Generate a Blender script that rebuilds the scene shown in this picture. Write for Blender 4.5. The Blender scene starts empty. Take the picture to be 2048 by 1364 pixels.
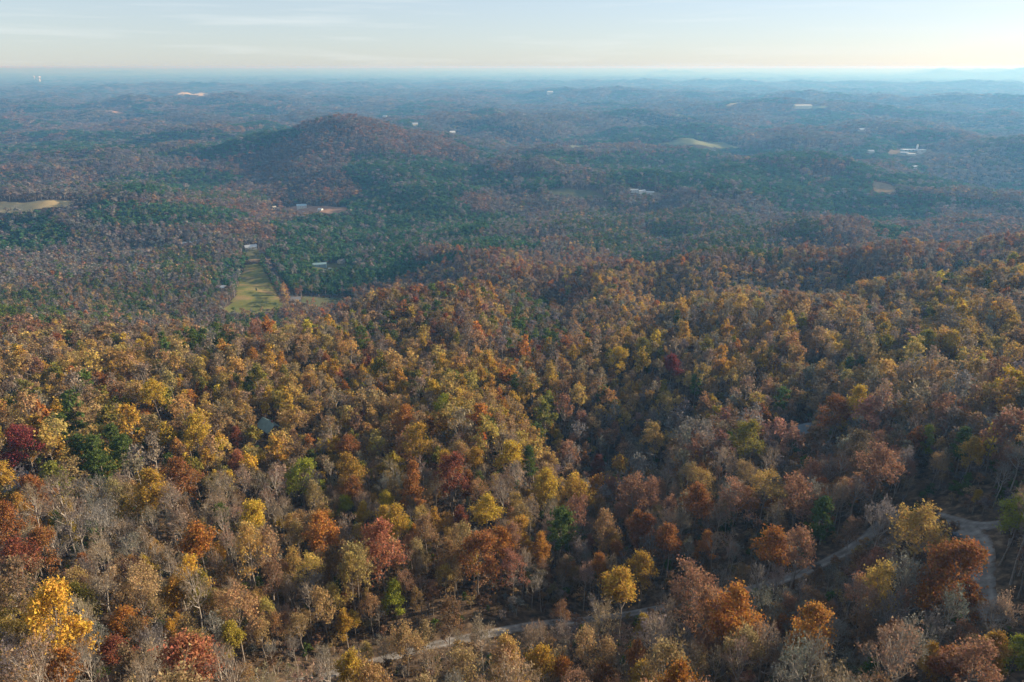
import bpy, math, random, re
import numpy as np
R = math.radians
# ------------------------------------------------------------------ camera, sky, sun, exposure
scn = bpy.context.scene
COL = scn.collection
CAM_Z = 310.0
PITCH = 21.88
FPX = 1365.0
cam = bpy.data.cameras.new('camera'); camo = bpy.data.objects.new('camera', cam); COL.objects.link(camo)
camo.location = (0, 0, CAM_Z); camo.rotation_euler = (R(90 - PITCH), 0, 0)
cam.sensor_width = 36; cam.lens = 36 * FPX / 2048; cam.clip_start = 1; cam.clip_end = 200000
scn.camera = camo
SUN_AZ = 68.0      # degrees to the right of the view direction (+Y)
SUN_EL = 18.0
w = bpy.data.worlds.new('World'); scn.world = w; w.use_nodes = True
nt = w.node_tree; nt.nodes.clear()
sky = nt.nodes.new('ShaderNodeTexSky'); sky.sky_type = 'NISHITA'; sky.sun_disc = False
sky.sun_elevation = R(SUN_EL); sky.sun_rotation = R(SUN_AZ); sky.altitude = 400
sky.air_density = 1.0; sky.dust_density = 0.4; sky.ozone_density = 2.5
bg = nt.nodes.new('ShaderNodeBackground'); bg.inputs[1].default_value = 0.059
wo = nt.nodes.new('ShaderNodeOutputWorld')
def wmix(kind, fac, c1, c2):
    n = nt.nodes.new('ShaderNodeMix'); n.data_type = 'RGBA'; n.blend_type = kind
    for k, v in ((0, fac), (6, c1), (7, c2)):
        if isinstance(v, (tuple, float, int)): n.inputs[k].default_value = v
        else: nt.links.new(v, n.inputs[k])
    return n.outputs[2]
cool = wmix('MULTIPLY', 1.0, sky.outputs[0], (1.05, 1.05, 1.25, 1))          # white balance of the picture
veil = wmix('MIX', 0.48, cool, (5.7, 6.5, 6.75, 1))                          # even veil of thin high cloud over the whole sky
wtc = nt.nodes.new('ShaderNodeTexCoord'); wmp = nt.nodes.new('ShaderNodeMapping'); wmp.inputs['Scale'].default_value = (4.0, 4.0, 75.0); wmp.inputs['Location'].default_value = (3.1, 1.7, .6)
wnz = nt.nodes.new('ShaderNodeTexNoise'); wnz.inputs['Scale'].default_value = 1.0; wnz.inputs['Detail'].default_value = 6; wnz.inputs['Roughness'].default_value = .55
wmr = nt.nodes.new('ShaderNodeMapRange'); wmr.inputs[1].default_value = .50; wmr.inputs[2].default_value = .76; wmr.inputs[3].default_value = 0; wmr.inputs[4].default_value = .34
nt.links.new(wtc.outputs['Generated'], wmp.inputs[0]); nt.links.new(wmp.outputs[0], wnz.inputs['Vector']); nt.links.new(wnz.outputs[0], wmr.inputs[0])
wisps = wmix('MIX', wmr.outputs[0], veil, (7.6, 7.9, 7.9, 1))               # faint cirrus streaks
nt.links.new(wisps, bg.inputs[0]); nt.links.new(bg.outputs[0], wo.inputs[0])
sl = bpy.data.lights.new('sun', 'SUN'); sl.energy = 5.0; sl.angle = R(0.53); sl.color = (1.0, 0.84, 0.62)
so = bpy.data.objects.new('sun', sl); COL.objects.link(so)
so.rotation_euler = (R(90 - SUN_EL), 0, R(180 - SUN_AZ)); so.location = (300, 100, 600)
scn.view_settings.view_transform = 'Standard'; scn.view_settings.look = 'None'
scn.view_settings.exposure = 1.12; scn.view_settings.gamma = 1.0; scn.view_settings.use_curve_mapping = False
scn.render.engine = 'CYCLES'
cy = scn.cycles
cy.max_bounces = 5; cy.diffuse_bounces = 2; cy.transmission_bounces = 2; cy.glossy_bounces = 1
cy.volume_bounces = 1; cy.transparent_max_bounces = 6
cy.use_denoising = True; cy.caustics_reflective = False; cy.caustics_refractive = False

# ------------------------------------------------------------------ helpers: noise, picture <-> place
rng = np.random.default_rng(7)
_perm = np.random.default_rng(3).permutation(512).astype(np.int64)
_perm = np.concatenate([_perm, _perm, _perm])
_ga = np.random.default_rng(4).uniform(0, 2 * math.pi, 512)
_gx, _gy = np.cos(_ga), np.sin(_ga)
def perlin(x, y):
    x = np.asarray(x, float); y = np.asarray(y, float)
    xi = np.floor(x).astype(np.int64); yi = np.floor(y).astype(np.int64)
    xf = x - xi; yf = y - yi; xi &= 511; yi &= 511
    u = xf * xf * xf * (xf * (xf * 6 - 15) + 10); v = yf * yf * yf * (yf * (yf * 6 - 15) + 10)
    def g(ix, iy, dx, dy):
        h = _perm[_perm[ix & 511] + (iy & 511)] & 511
        return _gx[h] * dx + _gy[h] * dy
    a = g(xi, yi, xf, yf); b = g(xi + 1, yi, xf - 1, yf)
    c = g(xi, yi + 1, xf, yf - 1); d = g(xi + 1, yi + 1, xf - 1, yf - 1)
    return ((a + u * (b - a)) + v * ((c + u * (d - c)) - (a + u * (b - a)))) * 1.5
def fbm(x, y, wl, octs=4, gain=.5, off=0.0):
    s = 0; a = 1; t = 0
    for k in range(octs):
        s = s + a * perlin(x / wl + off + 17.3 * k, y / wl - off + 9.1 * k); t += a; a *= gain; wl /= 2.03
    return s / t
CP, SP = math.cos(R(PITCH)), math.sin(R(PITCH))
def ray(u, v):
    xn = (u - 1024) / FPX; up = (682 - v) / FPX
    return np.array([xn, CP + up * SP, up * CP - SP])
def at_r(u, v, r):                       # the point of the pixel's ray at horizontal distance r
    d = ray(u, v); k = r / math.hypot(d[0], d[1]); return d * k + np.array([0, 0, CAM_Z])
def project(x, y, z):
    dz = z - CAM_Z; f = y * CP - dz * SP; up = y * SP + dz * CP
    f = np.where(f < 1, 1, f)
    return 1024 + FPX * x / f, 682 - FPX * up / f
def sstep(a, b, x):
    t = np.clip((x - a) / (b - a), 0, 1); return t * t * (3 - 2 * t)

# ------------------------------------------------------------------ terrain height field (log-polar lattice)
TREE_H = 15.0
ctrl = []          # theta, ln r, z
def rr_(r): return r * (1 + .19 * (1 - float(sstep(200, 750, r))))
def cp(u, v, r, canopy=True):
    r = rr_(r)
    p = at_r(u, v, r); ctrl.append((math.atan2(p[0], p[1]), math.log(r), p[2] - (TREE_H if canopy else 0)))
def cz(u, r, z):   # ground height known, not seen
    r = rr_(r)
    d = ray(u, 600); ctrl.append((math.atan2(d[0], d[1]), math.log(r), z))
# near slope
for u, rs in ((0, (100, 150, 200, 262)), (350, (97, 142, 190, 252)), (700, (96, 140, 186, 240)), (1024, (95, 138, 180, 214)),
              (1400, (97, 142, 186, 220)), (1750, (102, 152, 200, 245)), (2048, (110, 162, 222, 275))):
    for v, r in zip((1300, 1110, 965, 850), rs): cp(u, v, r)
# brow of the slope, left half
for u, v, r in ((0, 750, 330), (0, 690, 400), (0, 640, 500), (250, 740, 335), (250, 660, 430), (450, 730, 330), (450, 650, 450), (620, 720, 330),
                (600, 650, 450), (800, 740, 310), (800, 660, 420), (800, 610, 540)): cp(u, v, r)
# ravine behind the near spur, right of centre
for u, v, r in ((1150, 800, 272), (1300, 780, 280), (1450, 760, 285), (1000, 780, 275), (1600, 790, 285), (1150, 725, 305), (1350, 705, 315), (1600, 700, 335),
                (1850, 690, 330), (2048, 690, 350), (1024, 660, 400), (1024, 620, 510), (950, 592, 575), (1250, 640, 430), (1250, 590, 570),
                (1500, 620, 440), (1500, 575, 560), (1800, 600, 450), (1800, 540, 580), (2048, 590, 460), (2048, 520, 600)): cp(u, v, r)
for u, z in ((1040, 132), (1130, 122), (1280, 122), (1430, 130), (1600, 140)): cz(u, 247, z)
# hidden valley behind the brow and the further spurs
for u, r, z in ((0, 640, 100), (0, 800, 66), (250, 600, 72), (250, 760, 42), (450, 580, 66), (450, 690, 26), (620, 560, 62), (650, 680, 20), (720, 600, 56), (740, 760, 14),
                (830, 630, 46), (860, 760, 22), (950, 655, 48), (1100, 650, 60), (1300, 655, 76), (1500, 665, 84), (1700, 690, 90), (1900, 700, 94), (2048, 712, 98)): cz(u, r, z)
for u, v, r in ((1010, 545, 735), (1110, 518, 760), (1250, 525, 740), (1400, 512, 770), (1600, 492, 810), (1800, 480, 840), (2048, 470, 880)): cp(u, v, r)
for u, r, z in ((900, 920, 15), (1110, 880, 35), (1300, 870, 48), (1600, 960, 62), (1800, 1010, 66), (2048, 1060, 66)): cz(u, r, z)
# valley floor
for u, v, r in ((500, 600, 960), (540, 560, 1080), (520, 520, 1240), (592, 603, 955), (500, 500, 1330), (655, 533, 1190), (620, 418, 1760), (80, 415, 1690)):
    cp(u, v, r, False)
for u, r, z in ((200, 1000, 26), (0, 1100, 40), (250, 1300, 8), (0, 1400, 18), (800, 1100, 0), (800, 1400, 4), (1000, 1160, 26), (1000, 1080, 34), (1100, 1350, 2),
                (1300, 1200, 14), (1300, 1500, 8), (1600, 1250, 44), (1700, 1600, 14), (1900, 1350, 46), (2048, 1400, 44), (2048, 1800, 22)): cz(u, r, z)
for u in (0, 400, 800, 1200, 1600, 2048):
    for r in (2000, 2800, 4500, 8000, 20000, 60000): cz(u, r, 8)
ctrl = np.array(ctrl)
TS = 2.2
def _tps(d2): return np.where(d2 > 1e-12, d2 * np.log(d2 + 1e-12), 0)
_X = np.c_[ctrl[:, 0] * TS, ctrl[:, 1]]
_n = len(_X)
_K = _tps(((_X[:, None] - _X[None]) ** 2).sum(-1)) + np.eye(_n) * 0.004
_P = np.c_[np.ones(_n), _X]
_A = np.zeros((_n + 3, _n + 3)); _A[:_n, :_n] = _K; _A[:_n, _n:] = _P; _A[_n:, :_n] = _P.T
_W = np.linalg.solve(_A, np.r_[ctrl[:, 2], 0, 0, 0])
def rbf(th, lr):
    shp = th.shape; out = np.empty(th.size); th = th.ravel() * TS; lr = lr.ravel()
    for i in range(0, th.size, 20000):
        q = np.c_[th[i:i + 20000], lr[i:i + 20000]]
        d2 = (q[:, None, 0] - _X[None, :, 0]) ** 2 + (q[:, None, 1] - _X[None, :, 1]) ** 2
        out[i:i + 20000] = _tps(d2) @ _W[:_n] + _W[_n] + q @ _W[_n + 1:]
    return out.reshape(shp)
HILLS = [  # centre pixel azimuth u, distance, height, half widths (across, along), skew
    (680, 2520, 63, 330, 250), (520, 2500, 44, 420, 190), (860, 2500, 36, 330, 200), (1420, 2300, 30, 420, 200), (1090, 1980, 22, 120, 90),
    (850, 2050, 26, 320, 120), (300, 3300, 32, 700, 160), (1000, 4300, 45, 900, 260), (1500, 5200, 55, 1500, 300), (300, 6400, 50, 1600, 350), (1150, 7600, 62, 1800, 400),
    (1750, 6800, 75, 1700, 380), (1350, 13000, 60, 3500, 700), (1900, 12500, 90, 2600, 600), (500, 11500, 75, 2500, 500), (270, 36000, 150, 900, 800), (1330, 33000, 140, 1300, 900), (1480, 30000, 120, 1200, 700),
    (1850, 27000, 190, 900, 900), (2040, 26000, 244, 1300, 1100), (2200, 26500, 255, 1900, 1200), (1960, 33000, 215, 1500, 900), (1840, 34000, 195, 900, 900)]
def height(x, y):
    r = np.hypot(x, y) + 1e-6; th = np.arctan2(x, y); lr = np.log(np.clip(r, 70, 50000))
    z = rbf(np.clip(th, -.75, .75), lr)
    z = np.where(r < 85, z + (85 - r) * .35, z)
    far = sstep(1800, 4200, r)
    z = z * (1 - far) + 8 * far
    for u, d, h, wa, wl in HILLS:
        dv = ray(u, 300); a = math.atan2(dv[0], dv[1]); cx, cy_ = d * math.sin(a), d * math.cos(a)
        px = (x - cx) * math.cos(a) - (y - cy_) * math.sin(a); py = (x - cx) * math.sin(a) + (y - cy_) * math.cos(a)
        q = np.sqrt((px / wa) ** 2 + (py / wl) ** 2)
        z = z + h * np.exp(-q ** 1.6)
    calm = 1 - .85 * np.exp(-((x + 400) ** 2 + (y - 1080) ** 2) / (2 * 230 ** 2))      # the meadow lies level
    a1 = 5.0 * sstep(60, 250, r) + 6 * sstep(700, 2000, r)
    z = z + (34 - 10 * sstep(620, 800, r)) * sstep(300, 560, r) * (1 - sstep(1100, 1600, r)) * fbm(x, y, 240, 2, .45, 21.0) + 7 * sstep(190, 300, r) * (1 - sstep(500, 800, r)) * fbm(x, y, 95, 2, .4, 61.0) + a1 * fbm(x, y, 120, 3, .45) + calm * (78 * sstep(800, 1300, r)) * fbm(x, y, 480, 3, .5, 5.5)
    z = z + (72 - 28 * sstep(5000, 12000, r)) * sstep(1700, 3800, r) * fbm(x, y, 1300, 4, .5, 3.3) + 35 * sstep(6000, 14000, r) * fbm(x, y, 5200, 3, .5, 8.1) + 195 * sstep(20000, 60000, r) ** 1.5 + 45 * sstep(18000, 40000, r) * fbm(x, y, 9000, 3, .6, 2.7)
    z = z + 50 * np.exp(-((x - 222) ** 2 + (y - 150) ** 2) / (2 * 68 ** 2))        # shoulder of the mountain right of the road fork
    back = sstep(.8, 1.6, np.abs(th))
    z = np.where(r < 3000, z + 20 * back * sstep(40, 200, r), z)
    return np.clip(z, -60, 292)
HA = 1.30
th_f = np.linspace(-HA, HA, 1101)
th_b = np.linspace(HA, 2 * math.pi - HA, 62)[1:-1]
TH = np.r_[th_f, th_b]
LR = np.concatenate([[math.log(12), math.log(30), math.log(50)], np.linspace(math.log(65), math.log(60000), 400)])
TG, LG = np.meshgrid(TH, LR, indexing='ij')
XG = np.exp(LG) * np.sin(TG); YG = np.exp(LG) * np.cos(TG)
ZG = height(XG, YG)
NF = len(th_f)
def ground(x, y):                        # height of the terrain mesh, front sector
    x = np.asarray(x, float); y = np.asarray(y, float)
    th = np.clip(np.arctan2(x, y), -HA + .001, HA - .001); lr = np.clip(np.log(np.hypot(x, y) + 1e-6), LR[0], LR[-1] - 1e-6)
    ft = (th + HA) / (2 * HA) * (NF - 1); i = np.clip(ft.astype(int), 0, NF - 2); ft = ft - i
    j = np.clip(np.searchsorted(LR, lr, side='right') - 1, 0, len(LR) - 2)
    rr = np.exp(lr); fj = np.clip((rr - np.exp(LR[j])) / (np.exp(LR[j + 1]) - np.exp(LR[j])), 0, 1)
    a = ZG[i, j] * (1 - fj) + ZG[i, j + 1] * fj; b = ZG[i + 1, j] * (1 - fj) + ZG[i + 1, j + 1] * fj
    return a * (1 - ft) + b * ft
def hit(u, v, lift=0.0, r0=70, r1=50000):          # where the pixel's ray first meets the ground (raised by lift)
    d = ray(u, v); k = math.hypot(d[0], d[1]); r = np.exp(np.linspace(math.log(r0), math.log(r1), 4000))
    x = d[0] / k * r; y = d[1] / k * r; z = CAM_Z + d[2] / k * r
    below = np.nonzero(z < ground(x, y) + lift)[0]
    i = below[0] if len(below) else len(r) - 1
    return np.array([x[i], y[i], float(ground(x[i], y[i]))])

# ------------------------------------------------------------------ materials
def node_mat(name):
    m = bpy.data.materials.new(name); m.use_nodes = True; m.node_tree.nodes.clear()
    return m, m.node_tree.nodes, m.node_tree.links
def simple_mat(name, col, rough=.8, var=.15, scale=1.0, metal=0.0):
    m, N, L = node_mat(name)
    o = N.new('ShaderNodeOutputMaterial'); b = N.new('ShaderNodeBsdfPrincipled')
    tc = N.new('ShaderNodeTexCoord'); nz = N.new('ShaderNodeTexNoise'); nz.inputs['Scale'].default_value = scale; nz.inputs['Detail'].default_value = 4
    mr = N.new('ShaderNodeMapRange'); mr.inputs[1].default_value = .3; mr.inputs[2].default_value = .7; mr.inputs[3].default_value = 1 - var; mr.inputs[4].default_value = 1 + var
    mx = N.new('ShaderNodeMix'); mx.data_type = 'RGBA'; mx.blend_type = 'MULTIPLY'; mx.inputs[0].default_value = 1; mx.inputs[6].default_value = (*col, 1)
    L.new(tc.outputs['Object'], nz.inputs['Vector']); L.new(nz.outputs[0], mr.inputs[0]); L.new(mr.outputs[0], mx.inputs[7])
    L.new(mx.outputs[2], b.inputs['Base Color']); b.inputs['Roughness'].default_value = rough; b.inputs['Metallic'].default_value = metal
    L.new(b.outputs[0], o.inputs[0]); return m
def foliage_mat(name, attr_type, transl=.35, rough_var=.30):
    m, N, L = node_mat(name)
    o = N.new('ShaderNodeOutputMaterial')
    a = N.new('ShaderNodeAttribute'); a.attribute_type = attr_type; a.attribute_name = 'tint'
    v = N.new('ShaderNodeAttribute'); v.attribute_type = 'GEOMETRY'; v.attribute_name = 'leafvar'
    hs = N.new('ShaderNodeHueSaturation')
    h = N.new('ShaderNodeMapRange'); h.inputs[3].default_value = .482; h.inputs[4].default_value = .522
    mv = N.new('ShaderNodeMath'); mv.operation = 'MULTIPLY'; mv.inputs[1].default_value = 7.31
    fr = N.new('ShaderNodeMath'); fr.operation = 'FRACT'
    va = N.new('ShaderNodeMapRange'); va.inputs[3].default_value = 1 - rough_var; va.inputs[4].default_value = 1 + rough_var
    L.new(v.outputs['Fac'], mv.inputs[0]); L.new(mv.outputs[0], fr.inputs[0]); L.new(fr.outputs[0], h.inputs[0]); L.new(v.outputs['Fac'], va.inputs[0])
    L.new(h.outputs[0], hs.inputs['Hue']); L.new(va.outputs[0], hs.inputs['Value']); L.new(a.outputs['Color'], hs.inputs['Color'])
    d = N.new('ShaderNodeBsdfDiffuse'); t = N.new('ShaderNodeBsdfTranslucent'); mx = N.new('ShaderNodeMixShader'); mx.inputs[0].default_value = transl
    L.new(hs.outputs[0], d.inputs[0]); L.new(hs.outputs[0], t.inputs[0]); L.new(d.outputs[0], mx.inputs[1]); L.new(t.outputs[0], mx.inputs[2])
    L.new(mx.outputs[0], o.inputs[0]); return m
M_leaf = foliage_mat('leaves', 'OBJECT'); M_leaf_i = foliage_mat('leaves_forest', 'INSTANCER')
M_bark = simple_mat('bark', (.20, .165, .135), .9, .35, 2.5)
M_barkpale = simple_mat('bark_pale', (.26, .225, .19), .9, .3, 2.5)
def ground_mat():
    m, N, L = node_mat('forest_floor')
    o = N.new('ShaderNodeOutputMaterial'); b = N.new('ShaderNodeBsdfDiffuse')
    tc = N.new('ShaderNodeTexCoord')
    def noise(sc, det=5):
        n = N.new('ShaderNodeTexNoise'); n.inputs['Scale'].default_value = sc; n.inputs['Detail'].default_value = det; n.inputs['Roughness'].default_value = .6
        L.new(tc.outputs['Object'], n.inputs['Vector']); return n
    def ramp(n, stops):
        r = N.new('ShaderNodeValToRGB'); e = r.color_ramp.elements
        e[0].position, e[0].color = stops[0][0], (*stops[0][1], 1); e[1].position, e[1].color = stops[1][0], (*stops[1][1], 1)
        for p, c in stops[2:]:
            k = e.new(p); k.color = (*c, 1)
        L.new(n.outputs[0], r.inputs[0]); return r
    near = ramp(noise(.45, 10), [(.34, (.032, .026, .02)), (.68, (.19, .14, .095)), (.50, (.08, .056, .038)), (.58, (.125, .085, .054))])
    far = ramp(noise(.0016, 12), [(.38, (.022, .036, .02)), (.60, (.125, .09, .07)), (.46, (.06, .058, .042)), (.54, (.10, .075, .06))])
    at = N.new('ShaderNodeAttribute'); at.attribute_name = 'farness'
    mx = N.new('ShaderNodeMix'); mx.data_type = 'RGBA'
    L.new(at.outputs['Fac'], mx.inputs[0]); L.new(near.outputs[0], mx.inputs[6]); L.new(far.outputs[0], mx.inputs[7])
    L.new(mx.outputs[2], b.inputs[0]); L.new(b.outputs[0], o.inputs[0]); return m
M_ground = ground_mat()

# ------------------------------------------------------------------ mesh helpers
def mesh_np(name, V, F, mats=(), mi=None, leafvar=None, smooth=False):
    V = np.asarray(V, np.float32).reshape(-1, 3); F = np.asarray(F, np.int32)
    k = F.shape[1]; me = bpy.data.meshes.new(name)
    me.vertices.add(len(V)); me.vertices.foreach_set('co', V.ravel())
    me.loops.add(F.size); me.loops.foreach_set('vertex_index', F.ravel())
    me.polygons.add(len(F)); me.polygons.foreach_set('loop_start', np.arange(0, F.size, k, dtype=np.int32))
    for m in mats: me.materials.append(m)
    if mi is not None: me.polygons.foreach_set('material_index', np.asarray(mi, np.int32))
    if smooth: me.polygons.foreach_set('use_smooth', np.ones(len(F), bool))
    me.update(calc_edges=True)
    if leafvar is not None:
        a = me.attributes.new('leafvar', 'FLOAT', 'FACE'); a.data.foreach_set('value', np.asarray(leafvar, np.float32))
    return me
def link(name, me, parent=None, **props):
    o = bpy.data.objects.new(name, me); COL.objects.link(o)
    if parent is not None: o.parent = parent
    for k, v in props.items(): o[k] = v
    return o
def empty(name, loc, rz=0, **props):
    o = link(name, None, **props); o.location = loc; o.rotation_euler = (0, 0, rz); o.empty_display_size = .5; return o

# ------------------------------------------------------------------ the ground
nT, nL = TG.shape
V = np.stack([XG, YG, ZG], -1).reshape(-1, 3)
ii, jj = np.meshgrid(np.arange(nT), np.arange(nL - 1), indexing='ij')
i2 = (ii + 1) % nT
F = np.stack([ii * nL + jj, ii * nL + jj + 1, i2 * nL + jj + 1, i2 * nL + jj], -1).reshape(-1, 4)
me = mesh_np('terrain', V, F, [M_ground], smooth=True)
fa = me.attributes.new('farness', 'FLOAT', 'POINT'); fa.data.foreach_set('value', sstep(1500, 4000, np.exp(LG)).ravel().astype(np.float32))
link('terrain', me, kind='structure')


# ------------------------------------------------------------------ roads, fields and clearings (pixel outlines laid on the ground)
def poly_ground(pts): return np.array([hit(u, v)[:2] for u, v in pts])
def in_poly(x, y, P):
    inside = np.zeros(np.shape(x), bool); n = len(P)
    for i in range(n):
        x1, y1 = P[i]; x2, y2 = P[(i + 1) % n]
        c = ((y1 > y) != (y2 > y)) & (x < (x2 - x1) * (y - y1) / (y2 - y1 + 1e-12) + x1); inside ^= c
    return inside
def dist_line(x, y, P):
    d = np.full(np.shape(x), 1e9)
    for (x1, y1), (x2, y2) in zip(P[:-1], P[1:]):
        L2 = (x2 - x1) ** 2 + (y2 - y1) ** 2 + 1e-9
        t = np.clip(((x - x1) * (x2 - x1) + (y - y1) * (y2 - y1)) / L2, 0, 1)
        d = np.minimum(d, np.hypot(x - x1 - t * (x2 - x1), y - y1 - t * (y2 - y1)))
    return d
def smooth_line(P, step=2.0):
    P = np.asarray(P, float)
    for _ in range(3):
        Q = [P[0]]
        for a, b in zip(P[:-1], P[1:]): Q += [a * .75 + b * .25, a * .25 + b * .75]
        P = np.array(Q + [P[-1]])
    s = np.r_[0, np.cumsum(np.hypot(*np.diff(P, axis=0).T))]
    q = np.arange(0, s[-1], step); return np.c_[np.interp(q, s, P[:, 0]), np.interp(q, s, P[:, 1])]
def surface_mat(name, c1, c2, scale, c3=None, stretch=None):
    m, N, L = node_mat(name)
    o = N.new('ShaderNodeOutputMaterial'); b = N.new('ShaderNodeBsdfDiffuse'); tc = N.new('ShaderNodeTexCoord')
    n = N.new('ShaderNodeTexNoise'); n.inputs['Scale'].default_value = scale; n.inputs['Detail'].default_value = 7; n.inputs['Roughness'].default_value = .65
    if stretch:
        mp = N.new('ShaderNodeMapping'); mp.inputs['Scale'].default_value = stretch; L.new(tc.outputs['Object'], mp.inputs[0]); L.new(mp.outputs[0], n.inputs['Vector'])
    else: L.new(tc.outputs['Object'], n.inputs['Vector'])
    r = N.new('ShaderNodeValToRGB'); e = r.color_ramp.elements; e[0].position = .34; e[1].position = .66; e[0].color = (*c1, 1); e[1].color = (*c2, 1)
    if c3: k = e.new(.5); k.color = (*c3, 1)
    L.new(n.outputs[0], r.inputs[0]); L.new(r.outputs[0], b.inputs[0]); L.new(b.outputs[0], o.inputs[0]); return m
M_gravel = surface_mat('gravel', (.11, .097, .085), (.26, .245, .23), .28, (.175, .16, .147))
M_asphalt = surface_mat('asphalt', (.055, .055, .055), (.09, .09, .088), .3)
M_grass = surface_mat('grass', (.08, .095, .03), (.24, .165, .08), .035, (.14, .14, .042))
M_hay = surface_mat('hay', (.30, .23, .11), (.46, .36, .19), .02)
M_dry = surface_mat('dry_grass', (.16, .12, .07), (.28, .21, .13), .05)
M_clay = surface_mat('clay', (.24, .14, .09), (.34, .22, .15), .06)
M_pale = surface_mat('pale_grass', (.11, .13, .06), (.20, .20, .11), .02)
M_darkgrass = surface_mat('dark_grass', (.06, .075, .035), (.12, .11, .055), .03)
def road_mat(name, base):
    # gravel with worn wheel tracks and leaf litter drifting in from ragged verges
    m = base.copy(); m.name = name; N = m.node_tree.nodes; L = m.node_tree.links
    b = next(n for n in N if n.type == 'BSDF_DIFFUSE'); col = b.inputs[0].links[0].from_socket
    at = N.new('ShaderNodeAttribute'); at.attribute_name = 'across'; tc = N.new('ShaderNodeTexCoord')
    n1 = N.new('ShaderNodeTexNoise'); n1.inputs['Scale'].default_value = .55; n1.inputs['Detail'].default_value = 8; n1.inputs['Roughness'].default_value = .7; L.new(tc.outputs['Object'], n1.inputs['Vector'])
    def math_(op, a, b_):
        q = N.new('ShaderNodeMath'); q.operation = op
        for k, v in ((0, a), (1, b_)):
            if isinstance(v, (int, float)): q.inputs[k].default_value = v
            else: L.new(v, q.inputs[k])
        return q.outputs[0]
    ab = math_('ABSOLUTE', at.outputs['Fac'], 0); edge = math_('ADD', ab, math_('MULTIPLY', math_('SUBTRACT', n1.outputs[0], .5), 1.5))
    mr = N.new('ShaderNodeMapRange'); mr.inputs[1].default_value = .66; mr.inputs[2].default_value = .95; L.new(edge, mr.inputs[0])
    track = math_('ABSOLUTE', math_('SUBTRACT', ab, .42), 0); mt = N.new('ShaderNodeMapRange'); mt.inputs[1].default_value = .05; mt.inputs[2].default_value = .25; mt.inputs[3].default_value = 1.12; mt.inputs[4].default_value = .82; L.new(track, mt.inputs[0])
    mu = N.new('ShaderNodeMix'); mu.data_type = 'RGBA'; mu.blend_type = 'MULTIPLY'; mu.inputs[0].default_value = 1; L.new(col, mu.inputs[6]); L.new(mt.outputs[0], mu.inputs[7])
    mx = N.new('ShaderNodeMix'); mx.data_type = 'RGBA'; L.new(mr.outputs[0], mx.inputs[0]); L.new(mu.outputs[2], mx.inputs[6]); mx.inputs[7].default_value = (.095, .058, .035, 1)
    L.new(mx.outputs[2], b.inputs[0]); return m
M_gravelroad = road_mat('gravel_road', M_gravel)
ROADS = []; CLEAR = []
def road(name, px, width, mat, lift=.10, widths=None):
    P = smooth_line([hit(u, v)[:2] for u, v in px], 2.0 if np.hypot(*hit(*px[0])[:2]) < 500 else 5.0)
    T = np.gradient(P, axis=0); T /= np.linalg.norm(T, axis=1)[:, None] + 1e-9; Nn = np.c_[-T[:, 1], T[:, 0]]
    n = len(P); wd = np.interp(np.linspace(0, 1, n), np.linspace(0, 1, len(widths)), widths) if widths else np.full(n, width)
    wd = wd * (1 + .10 * perlin(np.arange(n) * .13, np.zeros(n) + len(ROADS) * 3.7))
    k = 7; rows = []
    for j in range(k):
        t = (j / (k - 1) - .5); q = P + Nn * (wd * t)[:, None]
        z = ground(q[:, 0], q[:, 1]) + lift - (.35 if j in (0, k - 1) else 0) + .04 * math.cos(t * 12)
        rows.append(np.c_[q, z])
    V = np.stack(rows, 1).reshape(-1, 3)
    a, b = np.meshgrid(np.arange(n - 1), np.arange(k - 1), indexing='ij')
    F = np.stack([a * k + b, (a + 1) * k + b, (a + 1) * k + b + 1, a * k + b + 1], -1).reshape(-1, 4)
    me = mesh_np(name, V, F, [mat], smooth=True); at_ = me.attributes.new('across', 'FLOAT', 'POINT')
    at_.data.foreach_set('value', np.tile(np.linspace(-1, 1, k), n).astype(np.float32))
    link(name, me, kind='structure'); ROADS.append((P, float(np.mean(wd)))); return P
RP = [(480, 1395), (640, 1352), (800, 1306), (980, 1268), (1120, 1240), (1300, 1218), (1480, 1188), (1620, 1140), (1725, 1085), (1770, 1040), (1812, 1016), (1880, 1034), (1945, 1056), (2020, 1046), (2110, 1030)]
road_main = road('gravel_road', RP, 4.6, M_gravelroad, .12, [4.6, 4.6, 4.8, 4.8, 4.8, 5.0, 5.4, 5.8, 5.8])
road_fork = road('gravel_road', [(1925, 1056), (1958, 1085), (1964, 1130), (1966, 1180), (1985, 1250)], 5.4, M_gravelroad, .17, [8.0, 7.0, 5.6, 4.0])
road_lane = road('asphalt_lane', [(612, 626), (598, 610), (575, 585), (552, 556), (538, 530), (526, 508), (518, 500)], 8.0, M_asphalt, .35)
road_cross = road('dirt_lane', [(470, 522), (530, 520), (600, 518), (660, 514), (700, 512)], 7.0, M_dry, .45)
road_far = road('asphalt_lane', [(540, 414), (600, 413), (690, 417), (740, 418)], 9.0, M_asphalt, .6)
road_pale = road('dirt_lane', [(1130, 360), (1190, 367), (1240, 372), (1275, 382)], 12.0, M_dry, .8)
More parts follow.
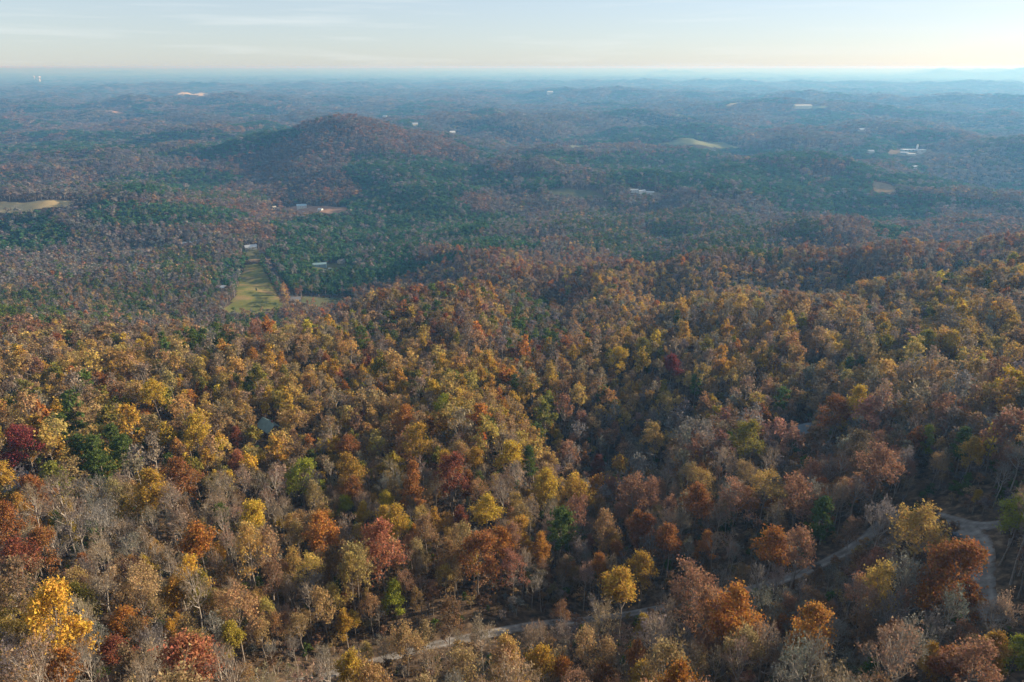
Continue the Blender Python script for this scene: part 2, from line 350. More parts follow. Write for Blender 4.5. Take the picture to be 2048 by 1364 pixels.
def field(name, px, mat, lift=.25, step=None):
    P = poly_ground(px); CLEAR.append(P); c = P.mean(0); st = step or max(2.0, np.ptp(P, axis=0).max() / 60)
    lo, hi = P.min(0) - st, P.max(0) + st
    xs = np.arange(lo[0], hi[0] + st, st); ys = np.arange(lo[1], hi[1] + st, st); X, Y = np.meshgrid(xs, ys, indexing='ij')
    ins = in_poly(X + st / 2, Y + st / 2, P)[:-1, :-1]
    Z = ground(X, Y) + lift; m = len(ys); a, b = np.nonzero(ins)
    F = np.stack([a * m + b, (a + 1) * m + b, (a + 1) * m + b + 1, a * m + b + 1], -1)
    used, inv = np.unique(F, return_inverse=True); V = np.stack([X, Y, Z], -1).reshape(-1, 3)[used]
    link(name, mesh_np(name, V, inv.reshape(-1, 4), [mat], smooth=True), kind='structure'); return P
field('meadow', [(446, 622), (472, 590), (479, 560), (492, 530), (520, 528), (536, 556), (555, 590), (568, 612), (545, 626), (490, 630)], M_grass)
field('lawn', [(496, 521), (493, 500), (508, 496), (520, 503), (524, 521)], M_darkgrass, .3)  # shade lying on this lawn is put into the dark grass colour
field('lawn', [(600, 612), (606, 592), (680, 596), (720, 600), (680, 608), (640, 614)], M_darkgrass, .3)
field('yard', [(620, 540), (640, 530), (690, 524), (700, 530), (670, 542)], M_darkgrass, .3)  # a shaded yard: its shade is painted in by the darker grass
field('hay_field', [(-60, 424), (-40, 405), (80, 402), (166, 404), (130, 415), (60, 423)], M_hay, .6)
field('clearing', [(548, 416), (600, 411), (700, 416), (690, 424), (660, 430), (600, 428)], M_clay, .7)
field('pale_field', [(1318, 287), (1350, 281), (1420, 283), (1492, 294), (1440, 297), (1370, 294)], M_pale, 1.2)
field('pasture', [(1092, 381), (1130, 377), (1180, 380), (1214, 396), (1160, 397), (1105, 391)], M_darkgrass, .8)
field('clearing', [(1742, 362), (1765, 366), (1795, 378), (1780, 390), (1748, 382)], M_dry, .9)
field('clearing', [(1775, 308), (1800, 299), (1860, 300), (1870, 308), (1820, 313)], M_dry, 1.2)
field('pale_field', [(1600, 216), (1612, 213), (1660, 214), (1650, 217)], M_pale, 2.0)
field('hay_field', [(355, 188), (400, 185), (420, 188), (380, 190)], M_hay, 2.0)
field('clearing', [(1270, 388), (1280, 381), (1318, 386), (1312, 393)], M_dry, .9)

# ------------------------------------------------------------------ tree prototypes
def unit(a): return a / (np.linalg.norm(a, axis=-1, keepdims=True) + 1e-9)
def tubes(p0, p1, r0, r1, sides=3):
    d = unit(p1 - p0); ref = np.where(np.abs(d[:, 2:3]) > .9, [[1., 0, 0]], [[0, 0, 1.]])
    a = unit(np.cross(d, ref)); b = np.cross(d, a); n = len(p0)
    ang = np.arange(sides) * 2 * math.pi / sides
    ring = a[:, None] * np.cos(ang)[None, :, None] + b[:, None] * np.sin(ang)[None, :, None]
    V = np.concatenate([p0[:, None] + ring * r0[:, None, None], p1[:, None] + ring * r1[:, None, None]], 1).reshape(-1, 3)
    j = np.arange(sides); j2 = (j + 1) % sides
    f = np.concatenate([np.stack([j, j2, sides + j2], 1), np.stack([j, sides + j2, sides + j], 1)])
    F = (f[None] + (np.arange(n) * 2 * sides)[:, None, None]).reshape(-1, 3); return V, F
def rand_dirs(g, n):
    v = g.normal(size=(n, 3)); return unit(v)
def leaf_tris(g, C, size, up=.25, out=0., ctr=None):
    n = len(C); nn = rand_dirs(g, n) + np.array([0, 0, up])
    if ctr is not None: nn = nn + out * unit(C - ctr)
    nn = unit(nn); a = unit(np.cross(nn, rand_dirs(g, n))); b = np.cross(nn, a)
    s = size * g.uniform(.6, 1.3, n)[:, None]
    V = np.stack([C + a * s * .62, C - a * s * .42 + b * s * .5, C - a * s * .42 - b * s * .5], 1).reshape(-1, 3)
    return V, np.arange(3 * n).reshape(-1, 3)
def twig_tris(g, O, D, L, wdt):
    n = len(O); s = unit(np.cross(D, rand_dirs(g, n))); w_ = (wdt * g.uniform(.7, 1.3, n))[:, None]
    V = np.stack([O - s * w_ / 2, O + s * w_ / 2, O + D * L[:, None]], 1).reshape(-1, 3); return V, np.arange(3 * n).reshape(-1, 3)
def children(g, O, D, L, Rr, n, t0, t1, a0, a1, up, lf, rf):
    m = len(O); t = (t0 + (t1 - t0) * ((np.arange(n)[None] + g.uniform(0, 1, (m, n))) / n)).ravel()
    i = np.repeat(np.arange(m), n); o = O[i] + D[i] * (L[i] * t)[:, None]
    per = unit(np.cross(D[i], rand_dirs(g, m * n))); a = R(1) * g.uniform(a0, a1, m * n)
    d = unit(D[i] * np.cos(a)[:, None] + per * np.sin(a)[:, None] + np.array([0, 0, up]))
    return o, d, L[i] * lf * g.uniform(.7, 1.25, m * n) * (1.15 - .4 * t), Rr[i] * rf * (1.1 - .5 * t)
def join(parts):
    V = []; F = []; k = 0
    for v, f in parts:
        V.append(v); F.append(f + k); k += len(v)
    return np.concatenate(V), np.concatenate(F)
LODP = {0: dict(n1=11, n2=5, n3=4, nt=7, leaves=4800, ls=.35, tw=.042, sides=4), 1: dict(n1=8, n2=4, n3=3, nt=4, leaves=1400, ls=.66, tw=.085, sides=3),
        2: dict(n1=6, n2=4, n3=0, nt=6, leaves=330, ls=1.2, tw=.17, sides=3), 3: dict(n1=4, n2=0, n3=0, nt=11, leaves=90, ls=2.1, tw=.30, sides=3)}
def decid(seed, lod, leafiness, H=18., cb=.45, cr=4.2, lean=.6, up=.12):
    """trunk+limbs mesh arrays and crown (leaves and twigs) mesh arrays of one broadleaf tree"""
    g = np.random.default_rng(seed); P = LODP[lod]; wood = []
    k = 5; zz = np.linspace(0, H * .88, k); bend = np.cumsum(g.normal(0, lean * .35, (k, 2)), 0); bend -= bend[0]
    T = np.c_[bend, zz]; tr = np.linspace(.26, .06, k); tr[0] = .34
    if lod >= 2: tr = tr * 1.2
    wood.append(tubes(T[:-1], T[1:], tr[:-1], tr[1:], 5 if lod == 0 else P['sides']))
    n1 = P['n1'] + (int(g.integers(0, 3)) if lod < 2 else 0)
    t = np.sort(g.uniform(0, 1, n1) * .35 + np.linspace(0, .65, n1)); hz = (cb + (.86 - cb) * t) * H
    O = np.c_[np.interp(hz, zz, T[:, 0]), np.interp(hz, zz, T[:, 1]), hz]
    az = np.arange(n1) * 2.4 + g.uniform(-.5, .5, n1) + g.uniform(0, 6); el = np.radians(28 + 42 * t + g.uniform(-10, 10, n1))
    D = np.c_[np.cos(az) * np.cos(el), np.sin(az) * np.cos(el), np.sin(el)]
    L = cr * (1.12 - .38 * t) * g.uniform(.75, 1.2, n1); Rr = .12 * (1.1 - .5 * t)
    mid = O + D * (L * .5)[:, None]; D2 = unit(D + np.array([0, 0, .35])); end = mid + D2 * (L * .55)[:, None]
    O = np.r_[O, T[-1:]]; D = np.r_[D, [[.05, 0, 1.]]]; mid = np.r_[mid, T[-1:] + [[0, 0, .9]]]; end = np.r_[end, T[-1:] + [[g.normal(0, .3), g.normal(0, .3), 1.9]]]
    L = np.r_[L, 2.0]; Rr = np.r_[Rr, .06]
    wood.append(tubes(O, mid, Rr, Rr * .7, 3)); wood.append(tubes(mid, end, Rr * .7, Rr * .3, 3))
    D = unit(end - O); L = np.linalg.norm(end - O, axis=1)
    cur = (O, D, L, Rr)
    if P['n2']:
        cur = children(g, *cur, P['n2'], .35, 1.0, 25, 60, up, .50, .55)
        wood.append(tubes(cur[0], cur[0] + cur[1] * cur[2][:, None], cur[3], cur[3] * .4, 3))
    if P['n3']:
        cur = children(g, *cur, P['n3'], .3, 1.0, 25, 60, up, .58, .55)
        wood.append(tubes(cur[0], cur[0] + cur[1] * cur[2][:, None], cur[3], cur[3] * .4, 3))
    O, D, L, Rr = cur
    crown = []
    tw = children(g, O, D, L, Rr, P['nt'], .25, 1.05, 15, 55, .18, .85 if lod < 3 else .5, .5)
    if lod >= 2: tw = (tw[0], tw[1], np.maximum(tw[2], 1.6), tw[3])
    if leafiness < .9: crown.append(twig_tris(g, tw[0], tw[1], tw[2] * 1.15, P['tw']))
    nl = int(P['leaves'] * leafiness)
    if nl > 0:
        # leaf clumps sit round the branch ends, each branch with its own share
        share = g.gamma(.9, 1, len(O)); share /= share.sum(); idx = g.choice(len(O), nl, p=share)
        tt = g.uniform(.35, 1.1, nl); sg = .55 if lod < 2 else .8
        if lod == 3: sg = 1.3
        C = O[idx] + D[idx] * (L[idx] * tt)[:, None] + g.normal(0, sg, (nl, 3)) * [1, 1, .7]
        crown.append(leaf_tris(g, C, P['ls'], .25, (.45, .8, 1.1, 1.3)[lod], np.array([0, 0, H * (cb + .9) / 2 - .6])))
    return join(wood), join(crown)
def pine(seed, lod, H=19., cb=.45, cr=3.3, cone=.35):
    g = np.random.default_rng(seed); P = LODP[lod]; wood = []
    zz = np.linspace(0, H, 5); T = np.c_[np.cumsum(g.normal(0, .12, (5, 2)), 0), zz]; tr = np.array([.3, .24, .18, .11, .03])
    wood.append(tubes(T[:-1], T[1:], tr[:-1], tr[1:], 5 if lod == 0 else 3))
    nb = (46, 30, 16, 8)[lod]; t = np.sort(g.uniform(0, 1, nb)); hz = (cb + (.98 - cb) * t) * H
    az = np.arange(nb) * 2.4 + g.uniform(-.6, .6, nb); el = np.radians(-5 + 45 * t + g.uniform(-12, 12, nb))
    O = np.c_[np.interp(hz, zz, T[:, 0]), np.interp(hz, zz, T[:, 1]), hz]
    D = np.c_[np.cos(az) * np.cos(el), np.sin(az) * np.cos(el), np.sin(el)]
    L = cr * (np.sqrt(np.clip(1.02 - t ** (1.6 + 2 * (1 - cone)), .03, 1)) * (1 - cone * .5 * t)) * g.uniform(.7, 1.1, nb) * np.clip(.55 + t * 2.2, 0, 1)
    wood.append(tubes(O, O + D * L[:, None], np.full(nb, .055), np.full(nb, .015), 3))
    nl = (3400, 1100, 330, 90)[lod]; wgt = L / L.sum(); idx = g.choice(nb, nl, p=wgt); tt = g.uniform(.35, 1.08, nl)
    sg = (.38, .42, .5, .7)[lod]
    C = O[idx] + D[idx] * (L[idx] * tt)[:, None] + g.normal(0, sg, (nl, 3)) * [1, 1, .55] + [0, 0, .15]
    return join(wood), leaf_tris(g, C, (.40, .66, 1.1, 1.9)[lod], .5, (.4, .7, 1.0, 1.2)[lod], np.array([0, 0, H * (cb + .9) / 2]))
SHAPES = []     # kind, generator
for k in range(4): SHAPES.append(('bare', lambda lod, k=k: decid(100 + k, lod, (.0, .06, .10, .03)[k] + (.0, .10, .32, .5)[lod], 18, (.42, .5, .38, .46)[k], (4.0, 3.3, 4.6, 3.7)[k], .9, .16)))
for k in range(4): SHAPES.append(('sparse', lambda lod, k=k: decid(200 + k, lod, (.34, .42, .5, .28)[k], 18, (.45, .40, .5, .42)[k], (4.2, 3.8, 4.5, 3.6)[k], .8, .12)))
for k in range(5): SHAPES.append(('full', lambda lod, k=k: decid(300 + k, lod, (1., .95, 1., 1., 1.)[k], 18, (.38, .42, .30, .46, .36)[k], (4.0, 3.4, 4.6, 3.8, 3.0)[k], .7, .10)))
for k in range(3): SHAPES.append(('pine', lambda lod, k=k: pine(400 + k, lod, 19, (.48, .40, .52)[k], (3.4, 3.1, 3.8)[k], (.25, .45, .2)[k])))
for k in range(2): SHAPES.append(('plant', lambda lod, k=k: pine(450 + k, lod, 15, (.25, .32)[k], (2.6, 2.3)[k], (.75, .7)[k])))
KIND_IDS = {}
for i, (kd, _) in enumerate(SHAPES): KIND_IDS.setdefault(kd, []).append(i)
NSH = len(SHAPES)
near_mesh = []     # (trunk mesh, crown mesh) for the trees that are objects of their own
proto_col = bpy.data.collections.new('forest_prototypes')
for lod in range(4):
    for i, (kd, gen) in enumerate(SHAPES):
        (wv, wf), (cv, cf) = gen(lod)
        g = np.random.default_rng(i * 7 + lod); lv = g.uniform(0, 1, len(cf))
        bark = M_barkpale if kd == 'bare' else M_bark
        if lod == 0:
            near_mesh.append((mesh_np('trunk', wv, wf, [bark], smooth=True), mesh_np('crown', cv, cf, [M_leaf], leafvar=lv)))
        V_, F_ = join([(wv, wf), (cv, cf)])
        me = mesh_np('p%d_%02d' % (lod, i), V_, F_, [bark, M_leaf_i], np.r_[np.zeros(len(wf)), np.ones(len(cf))], np.r_[np.full(len(wf), .5), lv])
        po = bpy.data.objects.new('p%d_%02d' % (lod, i), me); proto_col.objects.link(po)

# ------------------------------------------------------------------ which tree grows where
PAL = {  # kind of tree, colour of leaves or twigs
    'bare_grey': ('bare', (.19, .175, .155)), 'bare_tan': ('bare', (.27, .20, .135)), 'bare_mauve': ('bare', (.18, .15, .13)),
    'tan': ('sparse', (.32, .215, .105)), 'brown': ('sparse', (.19, .12, .07)), 'goldtan': ('sparse', (.40, .27, .085)), 'rustpink': ('sparse', (.30, .165, .10)),
    'gold': ('full', (.42, .26, .05)), 'yellow': ('full', (.48, .33, .05)), 'orange': ('full', (.38, .17, .045)), 'rust': ('full', (.27, .12, .045)),
    'red': ('full', (.22, .08, .045)), 'crimson': ('full', (.19, .045, .04)), 'coral': ('full', (.36, .15, .08)), 'olive': ('full', (.22, .19, .04)), 'lime': ('full', (.25, .26, .035)),
    'pine': ('pine', (.095, .13, .034)), 'pine_yellow': ('pine', (.19, .19, .04)), 'plant': ('plant', (.06, .135, .045))}
PN = list(PAL); PI = {n: i for i, n in enumerate(PN)}
def mixrow(d):
    r = np.zeros(len(PN))
    for k, v in d.items(): r[PI[k]] = v
    return r / r.sum()
Z = {
    'fgL': dict(bare_tan=40, bare_grey=16, tan=24, goldtan=15, gold=6, yellow=2, orange=2, rust=1.5, olive=3, brown=5, pine=1),
    'midL': dict(bare_tan=20, tan=24, goldtan=30, gold=12, yellow=4, orange=2.5, rust=1.5, olive=7, brown=6, pine=2),
    'fgR': dict(bare_grey=36, bare_tan=22, rustpink=15, brown=7, orange=3, gold=4, rust=3, tan=8, goldtan=3, pine=1),
    'midR': dict(bare_tan=34, bare_grey=12, goldtan=26, tan=18, gold=8, yellow=2, orange=2, rust=1, olive=3, brown=8, pine=1),
    'mid': dict(bare_mauve=24, bare_tan=12, brown=22, tan=14, rust=5, rustpink=7, goldtan=10, gold=3, orange=2, red=1.5, pine=6, olive=4),
    'leftmid': dict(bare_grey=38, bare_mauve=14, brown=12, rustpink=3, tan=10, pine=26, olive=5, rust=2),
    'spur': dict(bare_mauve=22, bare_tan=16, brown=18, rustpink=8, orange=4, goldtan=12, rust=10, tan=8, pine=3),
    'valley': dict(bare_grey=40, bare_mauve=30, brown=10, tan=5, rustpink=1.5, pine=9),
    'pinewood': dict(plant=86, pine=6, bare_grey=8),
    'natpine': dict(pine=62, bare_grey=14, brown=14, tan=8),
    'rustwood': dict(brown=38, rustpink=14, bare_mauve=34, tan=10, rust=4, pine=3),
    'hill': dict(bare_mauve=40, brown=26, rustpink=18, rust=10, pine=4)}
ZN = list(Z); ZM = np.array([mixrow(Z[k]) for k in ZN]); ZI = {n: i for i, n in enumerate(ZN)}
PINE_POLY = [[(150, 418), (210, 402), (340, 404), (470, 420), (520, 440), (430, 452), (250, 455), (160, 440)], [(0, 442), (60, 440), (150, 455), (140, 490), (60, 505), (0, 510)],
             [(555, 470), (640, 445), (760, 455), (800, 480), (800, 515), (700, 520), (560, 512)], [(700, 310), (780, 302), (900, 320), (1020, 345), (1030, 375), (900, 388), (760, 395), (720, 350)],
             [(800, 440), (900, 420), (1040, 430), (1060, 450), (920, 470), (1080, 478), (1090, 500), (960, 505), (830, 490)], [(1040, 350), (1090, 338), (1130, 352), (1120, 378), (1045, 380)],
             [(1150, 320), (1260, 302), (1400, 312), (1560, 330), (1640, 360), (1600, 385), (1420, 385), (1240, 365)], [(170, 372), (260, 350), (400, 335), (500, 352), (420, 385), (230, 392)],
             [(-40, 290), (150, 281), (240, 286), (120, 303), (-40, 312)], [(240, 278), (330, 265), (430, 264), (500, 268), (380, 278), (250, 284)], [(1280, 300), (1400, 296), (1640, 300), (1800, 325), (1500, 318)],
             [(900, 345), (960, 335), (1000, 350), (960, 362)], [(290, 312), (500, 262), (560, 250), (620, 262), (520, 300), (420, 322)], [(1120, 275), (1300, 262), (1330, 272), (1200, 290)],
             [(1640, 375), (1800, 385), (2040, 405), (2048, 420), (1800, 410)]]
NAT_POLY = [[(-40, 600), (40, 582), (110, 592), (155, 630), (120, 665), (0, 670)], [(175, 600), (260, 580), (390, 578), (400, 600), (300, 635), (190, 640)], [(350, 690), (400, 668), (480, 680), (470, 720), (380, 718)],
            [(1320, 490), (1400, 478), (1560, 490), (1560, 525), (1380, 520)], [(430, 650), (560, 640), (600, 670), (500, 680)], [(1000, 600), (1100, 610), (1130, 680), (1040, 700)], [(300, 500), (420, 500), (440, 560), (330, 560)]]
def zone_of(x, y, u, v, r):
    wob = 26 * fbm(x, y, 90, 3, .5, 2.2) * np.clip(300 / r, .15, 1.2); wob2 = 22 * fbm(x, y, 110, 3, .5, 7.2) * np.clip(300 / r, .1, 1.0)
    u = u + wob; v = v + wob2; r_true = r; r = r * (1 + .30 * fbm(x, y, 130, 3, .55, 13.7))
    z = np.full(np.shape(u), ZI['valley'])
    z[(r < 1150) & (u < 560)] = ZI['leftmid']
    z[(r < 1130) & (u >= 560)] = ZI['spur']
    z[(r < 640) & (u < 1180)] = ZI['mid']
    z[(r < 700) & (u >= 1180)] = ZI['midR']
    z[(r < 470) & (u < 700)] = ZI['midL']; z[(r < 380) & (u < 1180)] = ZI['midL']
    z[(v > 960) & (r < 300)] = ZI['fgL']
    z[(r < 300) & (u > 1120) & (v > 820)] = ZI['fgR']; z[(r < 300) & (u > 1000) & (v > 1030)] = ZI['fgR']
    n = fbm(x, y, 520, 4, .5, 11.0)
    n2 = fbm(x, y, 700, 4, .5, 57.0); z[(r_true > 1000) & (n2 > .08)] = ZI['rustwood']
    z[(r_true > 1000) & (n > .13)] = ZI['pinewood']
    z[(r > 900) & (r <= 3500) & (n < -.24)] = ZI['natpine']
    hx, hy = 2520 * math.sin(-.245), 2520 * math.cos(-.245)
    z[np.hypot((x - hx) / 1.2, y - hy) < 420] = ZI['hill']
    for P in PINE_POLY: z[in_poly(u, v, P) & (r > 700)] = ZI['pinewood']
    for P in NAT_POLY: z[in_poly(u, v, P) & (r > 250)] = ZI['natpine']
    return z
def pick(zn, x, y, g):
    Mx = ZM[zn].copy()
    # neighbours tend to be alike: bias the mix with broad noise
    for k, nm in enumerate(PN):
        Mx[:, k] *= np.exp(2.3 * fbm(x, y, 60, 2, .5, 31.7 + 5.1 * k))
    c = np.cumsum(Mx, 1); c /= c[:, -1:]
    return (g.uniform(0, 1, len(zn))[:, None] > c).sum(1).clip(0, len(PN) - 1)
PT = np.array([PAL[n][1] for n in PN])
def tint_of(p, g):
    t = PT[p].copy(); n = len(p)
    t *= np.exp(g.normal(0, .12, n))[:, None]; t *= np.exp(g.normal(0, .06, (n, 3))); return t
def cartesian(step, r0, r1, g, half=.80):
    xs = np.arange(-r1, r1, step); ys = np.arange(0, r1, step); X, Y = np.meshgrid(xs, ys)
    X = X + g.uniform(-.42, .42, X.shape) * step; Y = Y + g.uniform(-.42, .42, Y.shape) * step
    r = np.hypot(X, Y); k = (r >= r0) & (r < r1) & (np.abs(np.arctan2(X, Y)) < half); return X[k], Y[k]
def logpolar(cell, r0, r1, g, half=.74):
    n1 = int(2 * half / cell); n2 = int(math.log(r1 / r0) / (cell * 1.0)); A, B = np.meshgrid(np.arange(n1), np.arange(n2))
    th = -half + (A + g.uniform(0, 1, A.shape)) * cell; lr = math.log(r0) + (B + g.uniform(0, 1, A.shape)) * cell
    return (np.exp(lr) * np.sin(th)).ravel(), (np.exp(lr) * np.cos(th)).ravel()
BLD = []     # (x, y, radius) kept free round buildings, filled below before the trees are set

# ------------------------------------------------------------------ buildings, vehicles and other things in the valley
M_white = simple_mat('white_siding', (.60, .60, .585), .7, .06, .6); M_cream = simple_mat('cream_siding', (.62, .55, .42), .7, .06, .6)
M_greyroof = simple_mat('grey_shingle', (.17, .17, .18), .85, .2, .8); M_metalroof = simple_mat('pale_metal_roof', (.48, .50, .52), .35, .08, .4, .5)
M_tealroof = simple_mat('teal_metal_roof', (.20, .31, .32), .45, .18, .5, .2); M_slate = simple_mat('slate_blue_roof', (.10, .13, .16), .6, .15, .5)
M_log = simple_mat('brown_siding', (.17, .11, .07), .8, .2, .8); M_bluesteel = simple_mat('blue_steel', (.30, .42, .50), .45, .08, .5, .2)
M_glass = simple_mat('window_glass', (.03, .035, .04), .12, .05); M_trim = simple_mat('trim', (.75, .75, .73), .6, .04); M_brick = simple_mat('chimney_brick', (.24, .11, .08), .9, .2, 3)
M_carwhite = simple_mat('white_paint', (.75, .76, .77), .25, .03); M_carblue = simple_mat('dark_blue_paint', (.03, .045, .07), .25, .03); M_tyre = simple_mat('tyre', (.02, .02, .02), .8, .1)
M_steelwhite = simple_mat('white_steel', (.74, .76, .78), .4, .05, .2)
def boxes(bs):
    V = []; F = []
    for (x0, x1, y0, y1, z0, z1) in bs:
        k = len(V); V += [(x0, y0, z0), (x1, y0, z0), (x1, y1, z0), (x0, y1, z0), (x0, y0, z1), (x1, y0, z1), (x1, y1, z1), (x0, y1, z1)]
        F += [tuple(k + i for i in f) for f in ((3, 2, 1, 0), (4, 5, 6, 7), (0, 1, 5, 4), (1, 2, 6, 5), (2, 3, 7, 6), (3, 0, 4, 7))]
    return V, F
def part(name, VF, mat, parent):
    me = bpy.data.meshes.new(name); me.from_pydata([tuple(map(float, p)) for p in VF[0]], [], VF[1]); me.materials.append(mat); me.update()
    return link(name, me, parent)
CLEARPX = []    # picture outlines kept free of crowns, with the distance range they hold for
def spot(u, v): return hit(u, v)
def house(name, u, v, L, W, h, rise, rz, wallm, roofm, label, cat='house', wins=4, chimney=True, clear=None, group=None, porch=False):
    p = spot(u, v); x, y = p[:2]; cs, sn = math.cos(rz), math.sin(rz)
    zs = [float(ground(x + a * cs - b * sn, y + a * sn + b * cs)) for a in (-L / 2, L / 2) for b in (-W / 2, W / 2)]
    z = max(zs) - .1; low = min(zs) - z - .6
    o = empty(name, (x, y, z), rz, label=label, category=cat)
    if group: o['group'] = group
    l, q = L / 2, W / 2
    V = [(-l, -q, low), (l, -q, low), (l, q, low), (-l, q, low), (-l, -q, h), (l, -q, h), (l, q, h), (-l, q, h), (-l, 0, h + rise), (l, 0, h + rise)]
    F = [(0, 1, 5, 4), (2, 3, 7, 6), (1, 2, 6, 9, 5), (3, 0, 4, 8, 7), (3, 2, 1, 0), (4, 5, 9, 8), (6, 7, 8, 9)]
    part('wall', (V, F), wallm, o)
    e = .45; t = .16; sl = rise / q; a = l + e; b = q + e; zb = h - e * sl + .03; zt = h + rise + .03
    for s in (-1, 1):
        V = [(-a, s * b, zb), (a, s * b, zb), (a, 0, zt), (-a, 0, zt), (-a, s * b, zb + t), (a, s * b, zb + t), (a, 0, zt + t), (-a, 0, zt + t)]
        F = [(0, 1, 2, 3), (7, 6, 5, 4), (0, 4, 5, 1), (1, 5, 6, 2), (2, 6, 7, 3), (3, 7, 4, 0)]
        rp = part('roof', (V, F), roofm, o)
    if chimney: part('chimney', boxes([(l * .3, l * .3 + .9, .3, 1.1, h + rise * .4, h + rise + 1.0)]), M_brick, rp)
    for s in (-1, 1):
        for k in range(wins):
            cx = -l + L * (k + .5) / wins
            if s < 0 and k == wins // 2:
                part('door', boxes([(cx - .5, cx + .5, s * q - .06, s * q + .06, 0.1, 2.2)]), M_log if wallm is not M_log else M_trim, o); continue
            wn = part('window', boxes([(cx - .65, cx + .65, s * q - .05, s * q + .05, 1.0, 2.4)]), M_trim, o)
            part('pane', boxes([(cx - .52, cx + .52, s * q - .08, s * q + .08, 1.1, 2.3)]), M_glass, wn)
    for s in (-1, 1):
        wn = part('window', boxes([(s * l - .05, s * l + .05, -.6, .6, 1.0, 2.4)]), M_trim, o); part('pane', boxes([(s * l - .08, s * l + .08, -.48, .48, 1.1, 2.3)]), M_glass, wn)
    if porch:
        pr = part('porch_roof', boxes([(-l * .7, l * .7, -q - 2.6, -q - .5, 2.5, 2.65)]), roofm, o)
        for k in range(4): part('post', boxes([(-l * .65 + k * l * .43, -l * .65 + k * l * .43 + .15, -q - 2.5, -q - 2.35, low, 2.5)]), M_trim, pr)
    BLD.append((x, y, max(L, W) / 2 + 3.5)); r = math.hypot(x, y)
    if clear: CLEARPX.append(([(u - clear[0], v + clear[2]), (u + clear[1], v + clear[2]), (u + clear[1], v - clear[3]), (u - clear[0], v - clear[3])], r - 130, r + 8))
    return o
house('house', 502, 498, 20, 10, 3.4, 3.2, .5, M_white, M_white and M_metalroof, 'white house with bright gable on the lawn beyond the asphalt lane', clear=(14, 18, 4, 8), porch=True)
house('barn', 447, 579, 9, 13, 3.2, 2.0, .15, M_log, M_metalroof, 'small barn with shiny white metal roof left of the meadow', 'barn', 3, False, clear=(8, 8, 6, 8))
house('house', 592, 604, 13, 9, 3.0, 3.4, .35, M_white, M_greyroof, 'white house with steep grey roof at the end of the asphalt lane', clear=(14, 14, 3, 12))
house('house', 683, 527, 11, 8, 4.6, 2.6, .8, M_cream, M_greyroof, 'cream two storey house at the edge of the pine stand', clear=(7, 7, 3, 8))
house('shed', 640, 534, 22, 10, 3.4, 1.8, .25, M_bluesteel, M_tealroof, 'long blue steel shed in the yard with parked trailers', 'shed', 3, False, clear=(14, 16, 4, 6))
house('house', 604, 417, 24, 12, 4.2, 3.6, .2, M_white, M_bluesteel, 'pale blue roofed farmhouse in the red clay clearing', clear=(14, 16, 3, 6))
house('shed', 641, 422, 11, 8, 3.5, 1.8, -.3, M_white, M_metalroof, 'small white shed beside the farmhouse clearing', 'shed', 2, False, clear=(8, 8, 3, 4))
house('shed', 549, 418, 9, 8, 4.0, 2.0, .4, M_cream, M_cream, 'small tan shed at the edge of the clay clearing', 'shed', 2, False, clear=(5, 5, 3, 5))
for k, (u, v) in enumerate(((371, 490), (384, 488), (398, 485))):
    house('house', u, v, 8, 6, 3.0, 2.0, .3 * k, M_white, M_metalroof, 'white cottage hidden among bare valley trees behind the meadow', clear=(5, 5, 2, 4), group='white cottages among the bare valley trees')
house('cabin', 541, 868, 11, 7, 3.2, 3.0, -.75, M_log, M_tealroof, 'cabin with teal metal roof among golden trees on the slope', 'cabin', 3, True, clear=(26, 26, 2, 22))
house('cabin', 34, 988, 9, 7, 3.0, 2.8, .9, M_log, M_slate, 'cabin with slate blue roof beside the yellow-green pines', 'cabin', 2, True, clear=(16, 18, 0, 26))
house('cabin', 1604, 880, 10, 8, 2.8, 2.2, .4, M_log, M_slate, 'dark blue roofed cabin in the shaded ravine under rust trees', 'cabin', 3, False, clear=(24, 24, 4, 16))
house('shed', 1287, 497, 9, 7, 3, 2, .2, M_log, M_bluesteel, 'small blue roofed shed among dark pines on the spur', 'shed', 2, False, clear=(6, 6, 2, 5))
for k, (u, v, a) in enumerate(((1268, 385, .1), (1283, 387, .5), (1300, 389, -.2))):
    house('farm_shed', u, v, 20, 8, 3.5, 2.0, a, M_white, M_metalroof, 'long white roofed poultry shed in the middle of the valley', 'shed', 4, False, clear=(10, 10, 2, 3), group='white poultry sheds in the valley')
house('house', 905, 270, 26, 16, 7, 6, .3, M_white, M_white, 'white house on the shoulder of the wooded hill', clear=(5, 5, 2, 3))
house('house', 1829, 337, 24, 14, 6, 4, .3, M_white, M_metalroof, 'lone white house below the mill in the hazy pinewood', clear=(5, 5, 2, 3))
house('house', 1740, 306, 24, 14, 6, 4, .1, M_white, M_metalroof, 'white house on the forest edge west of the mill', clear=(5, 5, 2, 3))
house('house', 1100, 188, 60, 26, 12, 8, .2, M_white, M_white, 'white farmstead alone on a far hazy ridge', clear=(5, 5, 2, 3))
house('house', 1723, 263, 30, 16, 7, 5, .2, M_white, M_metalroof, 'white house in dark hazy woods north of the mill', clear=(5, 5, 2, 3))
house('house', 770, 235, 30, 16, 7, 5, -.4, M_white, M_metalroof, 'white farmhouse behind the wooded hill', clear=(5, 5, 2, 3))
house('house', 830, 251, 28, 16, 7, 5, .5, M_cream, M_metalroof, 'cream farmhouse on the plain right of the wooded hill', clear=(5, 5, 2, 3))
house('warehouse', 1604, 217, 110, 45, 10, 4, .05, M_cream, M_cream, 'long cream warehouse far across the hazy plain', 'warehouse', 5, False, clear=(14, 14, 3, 4))
